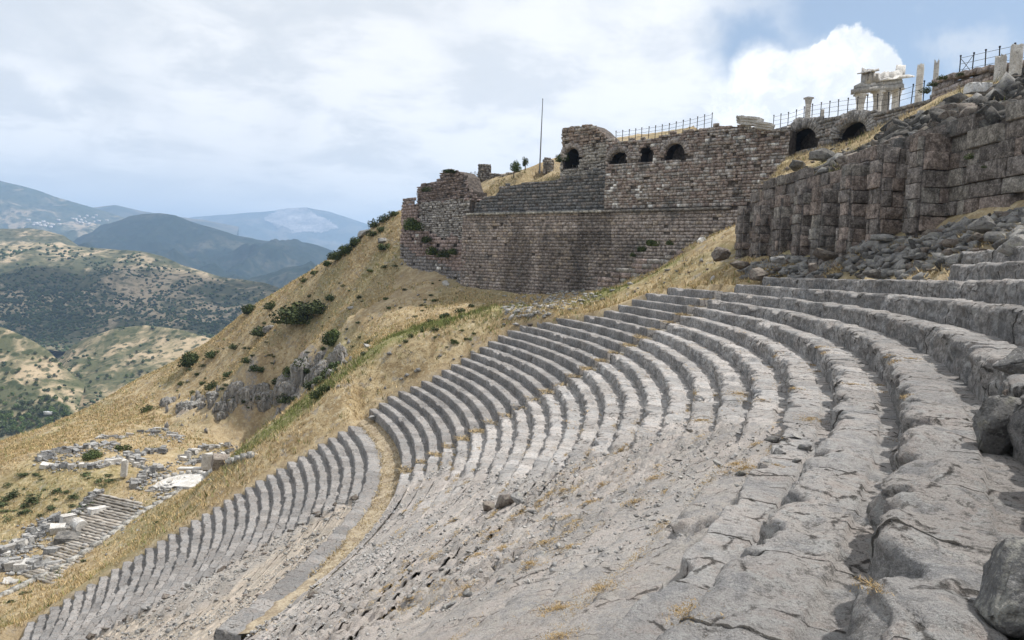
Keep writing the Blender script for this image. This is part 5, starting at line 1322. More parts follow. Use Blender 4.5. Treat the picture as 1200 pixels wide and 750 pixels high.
# broad steps up to the temple terrace: one thing, each step a part
s0p, s1p = hit_ground(88, 652, 60, 200), hit_ground(150, 590, 60, 200)
SW = empty('broad_stairway', tuple(s0p), 'broad flight of low worn stone steps on the stage terrace beside the low wall', 'stairway')
nst = 34; M_STEP = m_rock('brown_step_stones', (.27, .24, .205), (.40, .375, .34), (.32, .26, .19))
for i in range(nst):
    q = i / (nst - 1); u0, v0 = 26 + (112 - 26) * q, 672 + (578 - 672) * q; u1, v1 = 64 + (176 - 64) * q, 684 + (592 - 684) * q
    a_ = hit_ground(u0, v0, 60, 200); b_ = hit_ground(u1, v1, 60, 200)
    if a_ is None or b_ is None: continue
    d = b_ - a_; ang_ = math.atan2(d[1], d[0]); Ls = np.linalg.norm(d[:2]); nsg = 14; tv = d / np.linalg.norm(d); nv_ = np.array([-tv[1], tv[0], 0]); V = []
    f0, f1_ = Rk.uniform(0, .12), Rk.uniform(.86, 1)
    for j in range(nsg + 1):
        c = a_ + d * (f0 + (f1_ - f0) * j / nsg) + nv_ * Rk.normal(0, .05); w_ = .26 * Rk.uniform(.5, 1.3); t_ = .02 + Rk.normal(0, .025)
        V += [c - nv_ * w_ - [0, 0, .2], c - nv_ * w_ + [0, 0, t_], c + nv_ * w_ + [0, 0, t_], c + nv_ * w_ - [0, 0, .2]]
    m = MB(); m.add(V, [[j * 4 + k, j * 4 + (k + 1) % 4, j * 4 + 4 + (k + 1) % 4, j * 4 + 4 + k] for j in range(nsg) for k in range(4)] + [[3, 2, 1, 0], [nsg * 4, nsg * 4 + 1, nsg * 4 + 2, nsg * 4 + 3]])
    m.build('step', M_STEP, SW)
# low wall along the terrace edge
KW = empty('low_terrace_wall', (-50, 95, -36), 'long low grey wall dividing the stage terrace from the grassy strip below the seats', 'wall')
m = MB(); LP = []
for u, v in [(-30, 716), (0, 701), (40, 682), (80, 662), (120, 635), (160, 606), (200, 582), (240, 560), (270, 543), (300, 534)]:
    p = hit_ground(u, v, 60, 200)
    if p is not None: LP.append(p)
for a, b in zip(LP[:-1], LP[1:]):
    d = b - a; L = np.linalg.norm(d[:2]); n = max(1, int(L / 1.3)); ang_ = math.atan2(d[1], d[0])
    for j in range(n):
        c = a + d * (j + .5) / n
        for lev in range(1):
            m.box(c[0], c[1], a[2] + (b[2] - a[2]) * (j + .5) / n + .05, L / n * 1.0, .62 * Rk.uniform(.95, 1.05), .7 + Rk.normal(0, .03), ang_ + Rk.normal(0, .006), np.array((.33, .32, .295)) * Rk.uniform(.85, 1.12))
m.build('courses', M_BROWN, KW)
# ---------------- place the stones: the ones that show largest as things, the remainder as one mass per area
CAND.sort(key=lambda c: -c[0])
NMAX = 285; rest = {}; done = 0; used = {}; QUOTA = {'dark stones heaped above the buttressed wall': 95, GT: 120, 'rubble spread below the great wall': 34}
for i, (a, p, s, kind, name, label, cat_, group, st) in enumerate(CAND):
    if done < NMAX and used.get(group, 0) < QUOTA.get(group, 60):
        done += 1; used[group] = used.get(group, 0) + 1
        me = VAR[kind][int(Rk.integers(len(VAR[kind])))]
        o = place(name, me, (p[0], p[1], p[2] + s * st[2] * .25), (Rk.normal(0, .35), Rk.normal(0, .35), Rk.uniform(0, 6.3)), tuple(s * x for x in st)); tag(o, label, cat_, group)
    else: rest.setdefault((kind, group), []).append((p, s, st))
SMALL = {k: [hull_verts(900 + i + 10 * j, 11, 0, (.6, .75, 1.2) if j == 4 else (1.15, 1, .8)) for i in range(5)] for j, k in enumerate('gdbmc')}
MT = {'g': M_ROCKG, 'd': M_ROCKD, 'b': M_ROCKB, 'm': M_MARBLE, 'c': M_CRAG}
for (kind, group), L in rest.items():
    vs = []; fs = []; n = 0
    for p, s, st in L:
        V, Fs = SMALL[kind][int(Rk.integers(5))]; a = Rk.uniform(0, 6.3); c_, s_ = math.cos(a), math.sin(a)
        W_ = V * np.array(st) * s; W_ = np.stack([W_[:, 0] * c_ - W_[:, 1] * s_, W_[:, 0] * s_ + W_[:, 1] * c_, W_[:, 2]], 1) + p + [0, 0, s * st[2] * .25]
        vs.append(W_); fs.append(Fs + n); n += len(V)
    o = mesh_np('rubble', np.concatenate(vs), np.concatenate(fs), MT[kind]); tag(o, 'small broken pieces among the ' + (group or 'stones'), 'rubble', None, 'stuff')

def gravel():
    R = np.random.default_rng(77); out = []
    for k in list(range(KMIN, -1)) + list(range(1, 23)):
        n = 900 if k > 0 else 420; lo, hi = (-28, 5) if k > 0 else (-14, 9); th = R.uniform(lo, hi, n); u = R.random(n); a = np.radians(th); r = rowR(k) + u * (TR if k > 0 else TL); x, y = CX + r * np.cos(a), CY + r * np.sin(a)
        w = wear_w(k + np.clip(u, 0, .999), th, x, y); ok = (w > .35) & (y > 6) & (fbm(x * .5, y * .5, 3, 181) > -.12)
        if ok.any(): out.append(np.stack([x[ok], y[ok], seat_prof(k, th[ok], np.clip(u[ok], 0, .98), False)[2]], 1))
    P = np.concatenate(out); vs = []; fs = []; n = 0; SH = [hull_verts(1300 + i, 9, 0, (1.1, 1, .7)) for i in range(6)]
    for p in P:
        d = np.linalg.norm(p); s = R.uniform(.012, .034) * (1 + R.random() ** 5 * 2.2) * min(1.6, .55 + d / 45); V, Fs = SH[R.integers(6)]; a = R.uniform(0, 6.3); c_, s_ = math.cos(a), math.sin(a)
        vs.append(np.stack([V[:, 0] * c_ - V[:, 1] * s_, V[:, 0] * s_ + V[:, 1] * c_, V[:, 2]], 1) * s + p + [0, 0, s * .2]); fs.append(Fs + n); n += len(V)
    tag(mesh_np('gravel', np.concatenate(vs), np.concatenate(fs), M_ROCKL), 'fine broken stone strewn over the worn seats', 'gravel', None, 'stuff')
M_ROCKL = m_rock('pale_limestone_chips', (.47, .46, .45), (.62, .60, .57), (.66, .64, .6))
gravel()
def ruin_rubble():
    R = np.random.default_rng(78); vs = []; fs = []; n = 0; SH = [hull_verts(1400 + i, 9, 0) for i in range(5)]
    L = [((45, 541), (140, 523), 5, 160), ((55, 550), (145, 540), 5, 150), ((150, 535), (166, 548), 6, 70), ((158, 572), (195, 548), 6, 120), ((0, 665), (62, 612), 10, 320), ((5, 672), (60, 660), 6, 120), ((170, 507), (212, 515), 5, 80), ((215, 540), (270, 526), 5, 90), ((180, 580), (240, 560), 6, 90), ((100, 640), (170, 590), 12, 120)]
    for (a, b, sg, cnt) in L:
        for _ in range(cnt):
            q = R.random(); p = hit_ground(a[0] + (b[0] - a[0]) * q + R.normal(0, sg), a[1] + (b[1] - a[1]) * q + R.normal(0, sg * .6), 60, 200)
            if p is None: continue
            s = R.uniform(.10, .42); V, Fs = SH[R.integers(5)]; vs.append(V * s + p + [0, 0, s * .3]); fs.append(Fs + n); n += len(V)
    tag(mesh_np('rubble', np.concatenate(vs), np.concatenate(fs), M_BLK), 'broken grey stone between the ruins on the lower terrace', 'rubble', None, 'stuff')
ruin_rubble()
# ================================================================== VEGETATION
M_BUSH = m_leaf('evergreen_scrub_leaves', (.025, .042, .015), (.085, .105, .038))
M_TREE = m_leaf('olive_green_leaves', (.035, .055, .022), (.085, .11, .05))
M_BARK = m_plain('grey_brown_bark', (.10, .08, .06), .9, .3, 5)
def foliage(seed, n=500, lumps=9, leaf=.13, flat=.75, mt=None, squeeze=1.0, name='foliage'):
    R = np.random.default_rng(seed); C = R.normal(size=(lumps, 3)); C /= np.linalg.norm(C, axis=1)[:, None]; C *= R.uniform(.25, .68, lumps)[:, None]; C[:, 2] = np.abs(C[:, 2]) * flat + .12
    rad = R.uniform(.26, .5, lumps); pick = R.choice(lumps, n, p=rad**2 / (rad**2).sum())
    D = R.normal(size=(n, 3)); D /= np.linalg.norm(D, axis=1)[:, None]
    P = C[pick] + D * (rad[pick] * R.uniform(.35, 1.0, n) ** .4)[:, None]; P[:, 2] = np.maximum(P[:, 2], .02)
    nrm = D + R.normal(0, .5, (n, 3)); nrm /= np.linalg.norm(nrm, axis=1)[:, None]
    a = np.cross(nrm, R.normal(size=(n, 3))); a /= np.linalg.norm(a, axis=1)[:, None]; b = np.cross(nrm, a); sz = leaf * R.uniform(.6, 1.4, n)[:, None]
    V = np.stack([P - a * sz * .5, P + b * sz * .45, P + a * sz * .5, P - b * sz * .45], 1).reshape(-1, 3); V[:, :2] *= squeeze
    c = np.repeat((R.uniform(.65, 1.35, lumps)[pick] * R.uniform(.7, 1.3, n))[:, None], 4, 0); Cc = np.concatenate([c, c * R.uniform(.95, 1.05), c * .9], 1)
    return mesh_np(name, V, np.arange(4 * n).reshape(n, 4), mt or M_BUSH, None, {'Col': Cc}, False, False)
BUSH = [foliage(i, 700, 9, .14) for i in range(6)]; BIGB = [foliage(20 + i, 2600, 18, .10) for i in range(3)]
PALE = [foliage(40 + i, 420, 8, .15, .6, M_TREE) for i in range(4)]
def bush(u, v, w_px, label, group=None, big=False, pale=False, hs=.9, cat='bush', Y=None, name='shrub'):
    p = hit_ground(u, v, 60, 215) if Y is None else at(u, v, Y)
    if p is None: return
    r = w_px / F * np.linalg.norm(p) / 2 * 1.4
    me = (BIGB if big else (PALE if pale else BUSH))[int(Rk.integers(3))]
    o = place(name, me, (p[0], p[1], p[2] - .12 * r), (0, 0, Rk.uniform(0, 6.3)), (r, r, r * hs)); tag(o, label, cat, group); return o
bush(350, 374, 48, 'largest dark green bush on the dry hillside, left half', None, True, hs=.8); bush(372, 364, 34, 'dark green bush joined to the right of the largest one', None, True, hs=.75)
bush(388, 352, 14, 'small bush trailing off the right end of the largest bush'); bush(318, 361, 16, 'small dark bush left of the largest bush')
bush(292, 366, 20, 'round dark bush just below the skyline of the spur', None, True); bush(308, 391, 26, 'low brown green bush above the rocky outcrop', None, False, False, .6)
bush(224, 427, 25, 'lone round dark bush on the open slope at left', None, True, hs=1.05); bush(389, 403, 24, 'tall pointed dark bush above the head of the gully', None, True, hs=1.3)
bush(432, 403, 10, 'small dark bush on the crest beside the pale upright stone'); bush(427, 416, 8, 'tiny dark bush below the pale upright stone')
bush(251, 418, 16, 'small bush right of the lone round one', None); bush(275, 408, 14, 'grey green bush on the slope below the skyline', None, False, True); bush(250, 455, 15, 'dark bush in front of the pale crag', None); bush(174, 482, 13, 'dark bush on the lower slope near the ruins')
for i, (u, v, w) in enumerate([(398, 300, 22), (408, 293, 20), (418, 283, 18), (430, 268, 18), (440, 262, 16), (385, 308, 14), (452, 256, 16), (462, 250, 14), (437, 273, 14), (447, 268, 12), (370, 318, 10), (357, 327, 10)]):
    bush(u, v + 3, w, 'dark scrub bush on the skyline of the spur near the bastion', 'scrub along the skyline of the spur', w > 17)
bush(450, 292, 15, 'round dark bush standing alone below the bastion', None)
for u, v, w in [(340, 440, 16), (352, 432, 14), (366, 455, 18), (378, 448, 18), (388, 440, 16), (395, 430, 16), (400, 420, 14), (325, 452, 12), (335, 470, 14), (375, 465, 15), (385, 458, 13), (300, 437, 14), (310, 470, 12), (360, 440, 12), (345, 470, 14), (270, 440, 12), (290, 425, 10)]:
    bush(u, v, w * 1.25, 'dark bush growing in the rocky gully of the hillside', 'bushes in the rocky gully', False, Rk.random() < .3)
for _ in range(190):
    u = Rk.uniform(60, 560); v = np.interp(u, [90, 200, 300, 400, 470], [500, 440, 375, 320, 290]) + Rk.uniform(6, 120); p = hit_ground(u, v, 88, 200)
    if p is None or p[2] < -31: continue
    o = bush(u, v, Rk.uniform(3, 9), 'small dry tuft of scrub dotted over the hillside', 'small scrub over the hillside', False, Rk.random() < .55, .7)
bush(108, 537, 17, 'round dark green shrub growing in the lower terrace ruins', None, True); bush(143, 528, 15, 'darker shrub at the back of the lower terrace ruins'); bush(186, 526, 12, 'low shrub right of the ruins', None, False, True, .5)
for u, v, w in [(184, 613, 9), (100, 658, 8), (32, 695, 10), (14, 706, 9), (70, 672, 8), (160, 612, 7)]: bush(u, v, w, 'low green weed along the foot of the low terrace wall', 'weeds along the low terrace wall', False, True, .6, 'weed')
for u, v, w in [(496, 386, 8), (505, 378, 10), (522, 372, 14), (540, 366, 12), (552, 360, 9), (483, 395, 8), (476, 402, 7), (510, 388, 9)]: bush(u, v, w, 'tall green weeds on the crest of the strip above the rows', 'green weeds on the crest', False, True, 1.1, 'weed')
# plants growing on walls
bush(484, 268, 20, 'dark shrub growing out of the left face of the bastion', None, True, False, 1.2, 'shrub', 140.5)
for i, (u, v, w) in enumerate([(500, 283, 14), (508, 297, 18), (520, 300, 16), (530, 297, 14)]): bush(u, v, w, 'ivy like shrub hanging on the broken bastion face', 'shrubs on the bastion face', False, False, .9, 'shrub', [139.3, 137.4, 134.2, 131.6][i])
bush(498, 223, 12, 'small green shrub on the ragged crown of the bastion', None, False, True, .9, 'shrub', 139); bush(527, 200, 22, 'green growth along the top of the bastion', None, False, True, .35, 'shrub', 134)
for u, v, w in [(752, 294, 11), (764, 287, 15), (785, 286, 9), (742, 300, 8)]: bush(u, v, w, 'dark shrub at the foot of the great wall above the low stepped wall', 'shrubs at the foot of the great wall', False, False, 1, 'shrub', 99)
bush(1136, 185, 11, 'green shrub growing from the joints of the flat wall', None, False, True, 1, 'shrub', 39.0); bush(1154, 196, 6, 'small plant in a joint of the flat wall', None, False, True, .8, 'shrub', 37.4)
for u, v, w in [(20, 578, 20), (45, 585, 22), (70, 575, 18), (90, 582, 16), (110, 590, 12), (30, 600, 14), (120, 570, 10), (8, 590, 16)] + [(Rk.uniform(0, 130), Rk.uniform(552, 608), Rk.uniform(6, 14)) for _ in range(34)]: bush(u, v, w, 'low brown green scrub on the slope below the ruins', 'scrub on the slope below the ruins', False, True, .45)
for u, v, w, Y in [(1084, 108, 10, 73), (1093, 100, 8, 72), (1105, 92, 8, 70), (1125, 88, 7, 68)]: bush(u, v, w, 'green weed growing on the edge of the ashlar wall', 'weeds on the ashlar wall', False, True, 1.1, 'weed', Y)
bush(1072, 143, 12, 'green shrub among the dark stones below the ashlar wall', None, False, True, .8, 'shrub', 70)
def small_tree(u, vb, vt, w, Y, label, conif=False):
    p = at(u, vb, Y); zt = at(u, vt, Y)[2]; H = zt - p[2]; r = w / F * Y / 2
    t = empty('small_tree', tuple(p), label, 'tree')
    m = MB(); m.bar(p - [0, 0, .4], p + [0, 0, H * .45], .12, 7, r2=.06)
    for a in (0, 2.1, 4.2): m.bar(p + [0, 0, H * .3], p + [math.cos(a) * r * .5, math.sin(a) * r * .5, H * .62], .05, 5, r2=.02)
    m.build('trunk', M_BARK, t)
    me = foliage(int(u), 1100, 12, .12, 1.2 if conif else .8, M_BUSH if conif else M_TREE); o = place('crown', me, (0, 0, H * .18 if conif else H * .28), (0, 0, .4), (r, r, H * .72 if not conif else H * .8)); o.parent = t
small_tree(602, 206, 187, 18, 140, 'small round green tree on the bank left of the flagpole'); small_tree(615.5, 197, 184, 9, 143, 'small dark pointed tree between the round tree and the flagpole', True)
bush(659.5, 188, 15, 'dark round bush against the left side of the ruined tower', None, True, False, 1.3, 'bush', 124.5)
# ---------------- dry grass: countless blades, one object per ground
def blades(name, P, h, wd, col, seed, lab, nb=3, spread=.14, lean=.45, sink=.03):
    R = np.random.default_rng(seed); n = len(P) * nb; B = np.repeat(P, nb, 0) + np.concatenate([R.normal(0, spread, (n, 2)), np.zeros((n, 1))], 1); hh = np.repeat(h, nb) * R.uniform(.5, 1.2, n)
    a = R.uniform(0, 2 * PI, n); w = np.repeat(wd, nb) if hasattr(wd, '__len__') else np.full(n, wd); ca_, sa_ = np.cos(a) * w, np.sin(a) * w
    tip = B + np.stack([R.normal(0, lean, n) * hh, R.normal(0, lean, n) * hh, hh], 1); z = np.zeros(n)
    V = np.stack([B - np.stack([ca_, sa_, z + sink], 1), B + np.stack([ca_, sa_, z - sink], 1), tip], 1).reshape(-1, 3)
    c = np.repeat(col, nb, 0) * R.uniform(.7, 1.3, (n, 1)); c = np.repeat(c, 3, 0)
    o = mesh_np(name, V, np.arange(3 * n).reshape(n, 3), M_STRAW, None, {'Col': c}); tag(o, lab, 'grass', None, 'stuff'); return o
M_STRAW = m_grassblade('straw_blades')
def gzv(X, Y):
    i = np.clip((X - GX[0]) / .62, 0, len(GX) - 1.001); j = np.clip((Y - GY[0]) / .62, 0, len(GY) - 1.001); a = i.astype(int); b = j.astype(int); fx, fy = i - a, j - b
    return (GZ[a, b] * (1 - fx) + GZ[a + 1, b] * fx) * (1 - fy) + (GZ[a, b + 1] * (1 - fx) + GZ[a + 1, b + 1] * fx) * fy
def hill_grass():
    n = 75000; R = np.random.default_rng(5); X = R.uniform(-135, 40, n * 3); Y = R.uniform(58, 200, n * 3)
    az = np.degrees(np.arctan2(X, Y)); ok = (az > -37) & (az < 26)
    r = np.hypot(X - CX, Y - CY); th = np.degrees(np.arctan2(Y - CY, X - CX)); lat = np.radians(th - end_theta(r)) * r
    lat2 = lat + fbm(X * .35, Y * .35, 3, 141) * .9
    ok &= (lat2 > .25) | (r > rowR(28) + 1.6)
    tx, ty = BIG1[0] - BIG0[0], BIG1[1] - BIG0[1]; side = (X - BIG0[0]) * ty - (Y - BIG0[1]) * tx
    ok &= (side > 300 * 0 + 30) | (X < -22) 
    ok &= X < np.interp(Y, [28, 74, 95], [24, 22.3, 31]) - .3
    k = fbm(X * .13, Y * .13, 3, 143) + R.normal(0, .25, len(X)); terr = (X < -44) & (Y > 88) & (Y < 150) & (X > -75)
    ok &= (k > -.12) & ~(terr & (R.random(len(X)) < .45)) & (rock_mask(X, Y) < .5)
    rub = np.zeros(len(X), bool)
    for u, v, Yc, Rr_ in [(640, 357, 103, 8), (600, 368, 99, 5), (680, 345, 104, 6)]:
        p = at(u, v, Yc); rub |= np.hypot(X - p[0], Y - p[1]) < Rr_
    ok &= ~(rub & (R.random(len(X)) < .8))
    X, Y = X[ok][:n], Y[ok][:n]; Z = gzv(X, Y)
    g = np.zeros(len(X))
    for u, v, Y_, R_ in [(540,372,96,10),(500,388,94,9),(570,365,97,8),(430,420,91,5),(400,445,90,5),(370,468,89,5),(340,490,88,5),(300,515,87,4.5),(480,380,98,6),(720,350,88,5),(770,318,86,4)]:
        p = at(u, v, Y_); g = np.maximum(g, sst(1.3, .3, np.hypot(X - p[0], Y - p[1]) / R_ + fbm(X * .2, Y * .2, 3, 121) * .5))
    gr = (R.random(len(X)) < g * .85 + .11)
    col = np.where(gr[:, None], np.array([[.155, .175, .06]]) * R.uniform(.6, 1.5, (len(X), 1)), np.array([[.49, .375, .205]]) * R.uniform(.65, 1.3, (len(X), 1)))
    dist = np.hypot(X, Y); h = np.where(gr, .55, .42) * R.uniform(.5, 1.3, len(X)) * np.where(lat[ok][:n] < 12, 1.15, .8)
    blades('dry_grass', np.stack([X, Y, Z], 1), h, .018 + dist * .00030, col, 6, 'tall dry grass with green patches over the hillside and the strip beside the seats')
hill_grass()
def upper_grass():
    R = np.random.default_rng(8); Y = R.uniform(24, 160, 26000); f = front_x(Y); X = f + R.random(len(Y)) ** 1.5 * 16 + .15; k = fbm(X * .2, Y * .2, 3, 151) + R.normal(0, .2, len(X)); ok = (k > np.where(Y < 58, .45, .05)) & (X < np.interp(Y, [50, 74, 101, 170], [39, 39, 31, 40]))
    X, Y = X[ok], Y[ok]; Z = upper_z(X, Y); gr = R.random(len(X)) < .12
    col = np.where(gr[:, None], np.array([[.13, .15, .05]]), np.array([[.43, .35, .215]]) * R.uniform(.7, 1.25, (len(X), 1)))
    blades('dry_grass', np.stack([X, Y, Z], 1), R.uniform(.2, .6, len(X)), .015 + Y * .0003, col, 9, 'dry grass on the banks and terraces above the walls')
upper_grass()
def talus_grass():
    R = np.random.default_rng(10); P = []
    for _ in range(13000):
        q = talus_pt()
        if q is not None and float(fbm(np.array([q[0] * .35]), np.array([q[1] * .35]), 3, 153)[0]) > -.05: P.append(q)
    P = np.array(P); col = np.array([[.42, .325, .18]]) * R.uniform(.65, 1.25, (len(P), 1))
    blades('dry_grass', P, R.uniform(.08, .30, len(P)), .012 + P[:, 1] * .0003, col, 11, 'orange straw between the stones of the talus', 4, .12, .8)
talus_grass()
def seat_straw():
    R = np.random.default_rng(12); PX = []; H = []; W_ = []; CO = []; WK = []
    spots = [(955,428,.5),(962,425,.4),(868,462,.6),(874,548,.55),(862,543,.4),(820,492,.5),(728,527,.55),(735,522,.35),(632,588,.6),(642,582,.4),(600,606,.5),(660,575,.5),(690,588,.5),(705,568,.4),(520,680,.5),(590,642,.5),(560,650,.4),(640,635,.5),(700,690,.4),(742,588,.4),(765,560,.45),(668,640,.35),(610,600,.3),(655,712,.4),(545,690,.5),(480,700,.5),(930,455,.3),(905,430,.35),(892,470,.3),(950,490,.35),(948,492,.3),(1022,688,.07),(663,605,.3),(795,715,.25),(1045,425,.3),(1068,420,.25),(1000,450,.3),(1035,448,.25),(1060,465,.2),(885,520,.2),(908,545,.2),(800,720,.2),(655,745,.3),(575,625,.5),(505,655,.5),(450,690,.5),(620,660,.5),(530,610,.4)]
    for u, v, rad in spots:
        p = hit_seat(u, v)
        if p is None: continue
        d = np.linalg.norm(p); n = int(np.clip(420 * rad * rad * 4 / max(.25, d / 14), 90, 1500)); a = R.uniform(0, 2 * PI, n); q = rad * np.abs(R.normal(0, .5, n))
        PX.append(np.stack([p[0] + np.cos(a) * q * 1.3, p[1] + np.sin(a) * q], 1)); H.append(np.full(n, .006 + d * .0008)); W_.append(np.full(n, .0014 + d * .00030)); CO.append(np.array([[.42, .30, .145]]) * R.uniform(.5, 1.2, (n, 1)))
    for _ in range(95):
        k = int(R.integers(2, 22)); th0 = np.interp(k, WB_K, WB_T) + R.uniform(-14, 2.5); a0 = math.radians(th0); r0_ = rowR(k) + R.uniform(.6, 1.05) * TR; px, py = CX + r0_ * math.cos(a0), CY + r0_ * math.sin(a0)
        if py < 7: continue
        d = math.hypot(px, py); n = int(np.clip(2600 / d, 50, 220)); rad = R.uniform(.2, .55); q = R.normal(0, .5, (n, 2)) * rad; tx_, ty_ = -math.sin(a0), math.cos(a0)
        PX.append(np.stack([px + q[:, 0] * tx_ * 1.7 - q[:, 1] * ty_ * .5, py + q[:, 0] * ty_ * 1.7 + q[:, 1] * tx_ * .5], 1)); H.append(np.full(n, .006 + d * .0008)); W_.append(np.full(n, .0016 + d * .0003)); CO.append(np.array([[.43, .315, .155]]) * R.uniform(.5, 1.2, (n, 1)))
    for k in range(1, 24):
        th = ST0 + (ST1 - ST0) * .5
        for j in range(int(R.integers(14, 80))):
            a = math.radians(th + R.normal(0, .4)); rr = rowR(k) + R.random() * TR; PX.append(np.array([[CX + rr * math.cos(a), CY + rr * math.sin(a)]])); H.append([.16]); W_.append([.035]); CO.append(np.array([[.41, .315, .18]]) * R.uniform(.6, 1.2))
    # straw trodden into the walkway
    n = 5000; th = R.uniform(-10, 29, n); rr = rowR(1) - R.random(n) ** 1.2 * 1.9; a = np.radians(th); X, Y = CX + rr * np.cos(a), CY + rr * np.sin(a)
    WK.append(np.stack([X, Y], 1))
    # thin straw in the worn cracks
    n = 9000; k = R.integers(1, 22, n); th = R.uniform(-24, 4, n); rr = np.array([rowR(int(q)) for q in k]) + R.random(n) * TR; a = np.radians(th); X, Y = CX + rr * np.cos(a), CY + rr * np.sin(a)
    ok = (Y > 7) & (fbm(X * .6, Y * .6, 3, 161) > .33) & (np.abs(fbm(X * 1.9, Y * 1.9, 2, 163)) < .16); X, Y = X[ok], Y[ok]; d = np.hypot(X, Y)
    PX.append(np.stack([X, Y], 1)); H.append(.03 + d * .0012); W_.append(.004 + d * .00035); CO.append(np.array([[.46, .31, .14]]) * R.uniform(.6, 1.2, (len(X), 1)))
    wk = np.concatenate(WK); rw = np.hypot(wk[:, 0] - CX, wk[:, 1] - CY); uw = (rw - (RL + .72)) / (rowR(1) + .3 - RL - .72); zw = ZL - .26 + .30 * sst(.10, .30, uw) + .36 * sst(.3, 1, uw)
    edge = np.maximum(sst(.75, .95, uw), sst(.35, .2, uw))
    blades('dry_grass', np.concatenate([wk, zw[:, None]], 1), .05 + .22 * edge * R.random(len(wk)), .035, np.array([[.43, .34, .20]]) * R.uniform(.55, 1.25, (len(wk), 1)), 15, 'trodden straw along the curved walkway', 2, .06, .9, .01)
    PX = np.concatenate(PX); Z = seat_z_many(PX[:, 0], PX[:, 1]); P = np.concatenate([PX, Z[:, None]], 1)
    blades('straw_litter', P, np.concatenate(H), np.concatenate(W_), np.concatenate(CO), 13, 'orange straw lodged in the cracks of the seats and along the stairway', 2, .03, 2.0, .006)
seat_straw()
# ================================================================== FAR COUNTRY
def hill(name, crest, Yc, slope_dy, zfoot, m, label, back=.5, rough=18, seed=0, nx=240, ny=70, fine=3.0, Yc2=None, gully=1.0):
    """a ridge: crest line through photo directions at distance Yc.., near flank down to zfoot, back flank behind"""
    us = np.array([c[0] for c in crest], float); vs_ = np.array([c[1] for c in crest], float); ds = np.array([c[2] if len(c) > 2 else Yc for c in crest], float)
    U = np.linspace(us[0], us[-1], nx); Vv = np.interp(U, us, vs_); Dd = np.interp(U, us, ds); C_ = np.array([at(u, v, d) for u, v, d in zip(U, Vv, Dd)])
    q = np.concatenate([np.linspace(0, 1, ny) ** .9]); V = []
    qb = np.linspace(1, 0, 12, endpoint=False)
    for i in range(nx):
        x, y, z = C_[i]; H = max(30, z - zfoot)
        yy = np.concatenate([y + slope_dy * back * qb, y - slope_dy * q]); zz = np.concatenate([z - H * .8 * qb ** 1.2, z - H * (1 - (1 - q) ** 1.35)])
        xx = np.concatenate([x * (1 + slope_dy * back * qb / y), x * (1 - slope_dy * q / y * .8)])
        V.append(np.stack([xx, yy, zz], 1))
    V = np.array(V); qq = np.concatenate([qb, q]); amp = np.sin(np.clip(qq, 0, 1) * PI) ** .7
    sc = 1 / (slope_dy * .45); N = ridged(V[..., 0] * sc, V[..., 1] * sc * .6, 5, seed + 200); N2 = fbm(V[..., 0] * sc * 5, V[..., 1] * sc * 5, 4, seed + 210)
    V[..., 2] += (N - .45) * rough * amp[None, :] * gully + N2 * rough * .22 * (amp[None, :] * .9 + .15)
    o = mesh_np(name, V.reshape(-1, 3), grid_faces(nx, ny + 12)[:, ::1], m, None, None, True); tag(o, label, 'hill', None, 'structure'); return V
MH1 = m_hill('tan_olive_slopes', (.42, .33, .22), (.33, .27, .17), (.06, .075, .038), 1.6, .54)
MH2 = m_hill('olive_ridge', (.44, .35, .24), (.33, .28, .18), (.055, .068, .04), 1.0, .62)
MH3 = m_hill('forested_mountain', (.085, .082, .06), (.045, .055, .038), (.016, .027, .019), .5, .85)
MH4 = m_hill('farmed_mountain', (.36, .29, .2), (.15, .15, .085), (.04, .055, .036), .3, .7)
MH5 = m_hill('hazy_mountain', (.15, .13, .10), (.10, .10, .08), (.05, .06, .045), .12, .5, False)
MH6 = m_plain('pale_quarry_scar', (.28, .26, .25), .95, .5, .003)
h2 = hill('hill', [(-160,300,2300),(-60,285,2250),(0,287,2150),(20,287,2150),(45,284.5,2150),(80,287,2150),(110,291,2150),(165,294,2100),(190,300,2050),(215,311,2000),(260,325,1950),(310,331,1900),(345,345,1850),(420,380,1800)], 2100, 800, -175, MH2, 'broad olive dotted ridge with a bare tan crest across the valley', .5, 60, 1, 320, 120)
hill('hill', [(-160,285,2900),(-60,272,2800),(0,268,2700),(20,268,2700),(35,267,2700),(52,270,2700),(75,276,2680),(92,288,2650),(130,293,2600),(160,305,2500)], 2700, 500, -60, MH2, 'bare topped hill behind the broad olive ridge', .5, 30, 2, 200, 50)
h1 = hill('hill', [(-150,360,950),(-40,374,930),(0,383,900),(20,390,890),(40,400,880),(58,412,870),(75,430,860),(100,452,850)], 900, 230, -190, MH1, 'tan knoll at the left edge of the valley', .6, 16, 3, 160, 60)
h1b = hill('hill', [(60,430,1180),(85,405,1180),(105,395,1180),(135,385,1180),(170,381,1180),(215,387,1150),(250,398,1130),(300,415,1100),(360,440,1080)], 1150, 380, -200, MH1, 'low rise dotted with olives in the valley', .6, 22, 4, 200, 70)
hill('mountain', [(60,300,5000),(100,275,5300),(125,263,5500),(150,254,5500),(170,250.5,5500),(188,249.5,5500),(205,252,5500),(222,258,5500),(250,267,5500),(275,275,5500),(300,281,5500),(320,283,5500),(345,282,5500),(365,285,5400),(400,296,5300),(460,315,5200)], 5500, 2300, -180, MH3, 'dark blue forested mountain in the middle distance', .4, 330, 5, 320, 120)
hill('mountain', [(-160,175,8500),(-60,198,8300),(0,211,8000),(20,216,8000),(40,222,8000),(60,229,8000),(85,236,8000),(105,242,8000),(130,250,8000),(160,261,8000),(185,270,7800),(230,285,7600)], 8000, 3500, -120, MH4, 'pale green mountain with fields and a village at the far left', .4, 380, 6, 240, 80)
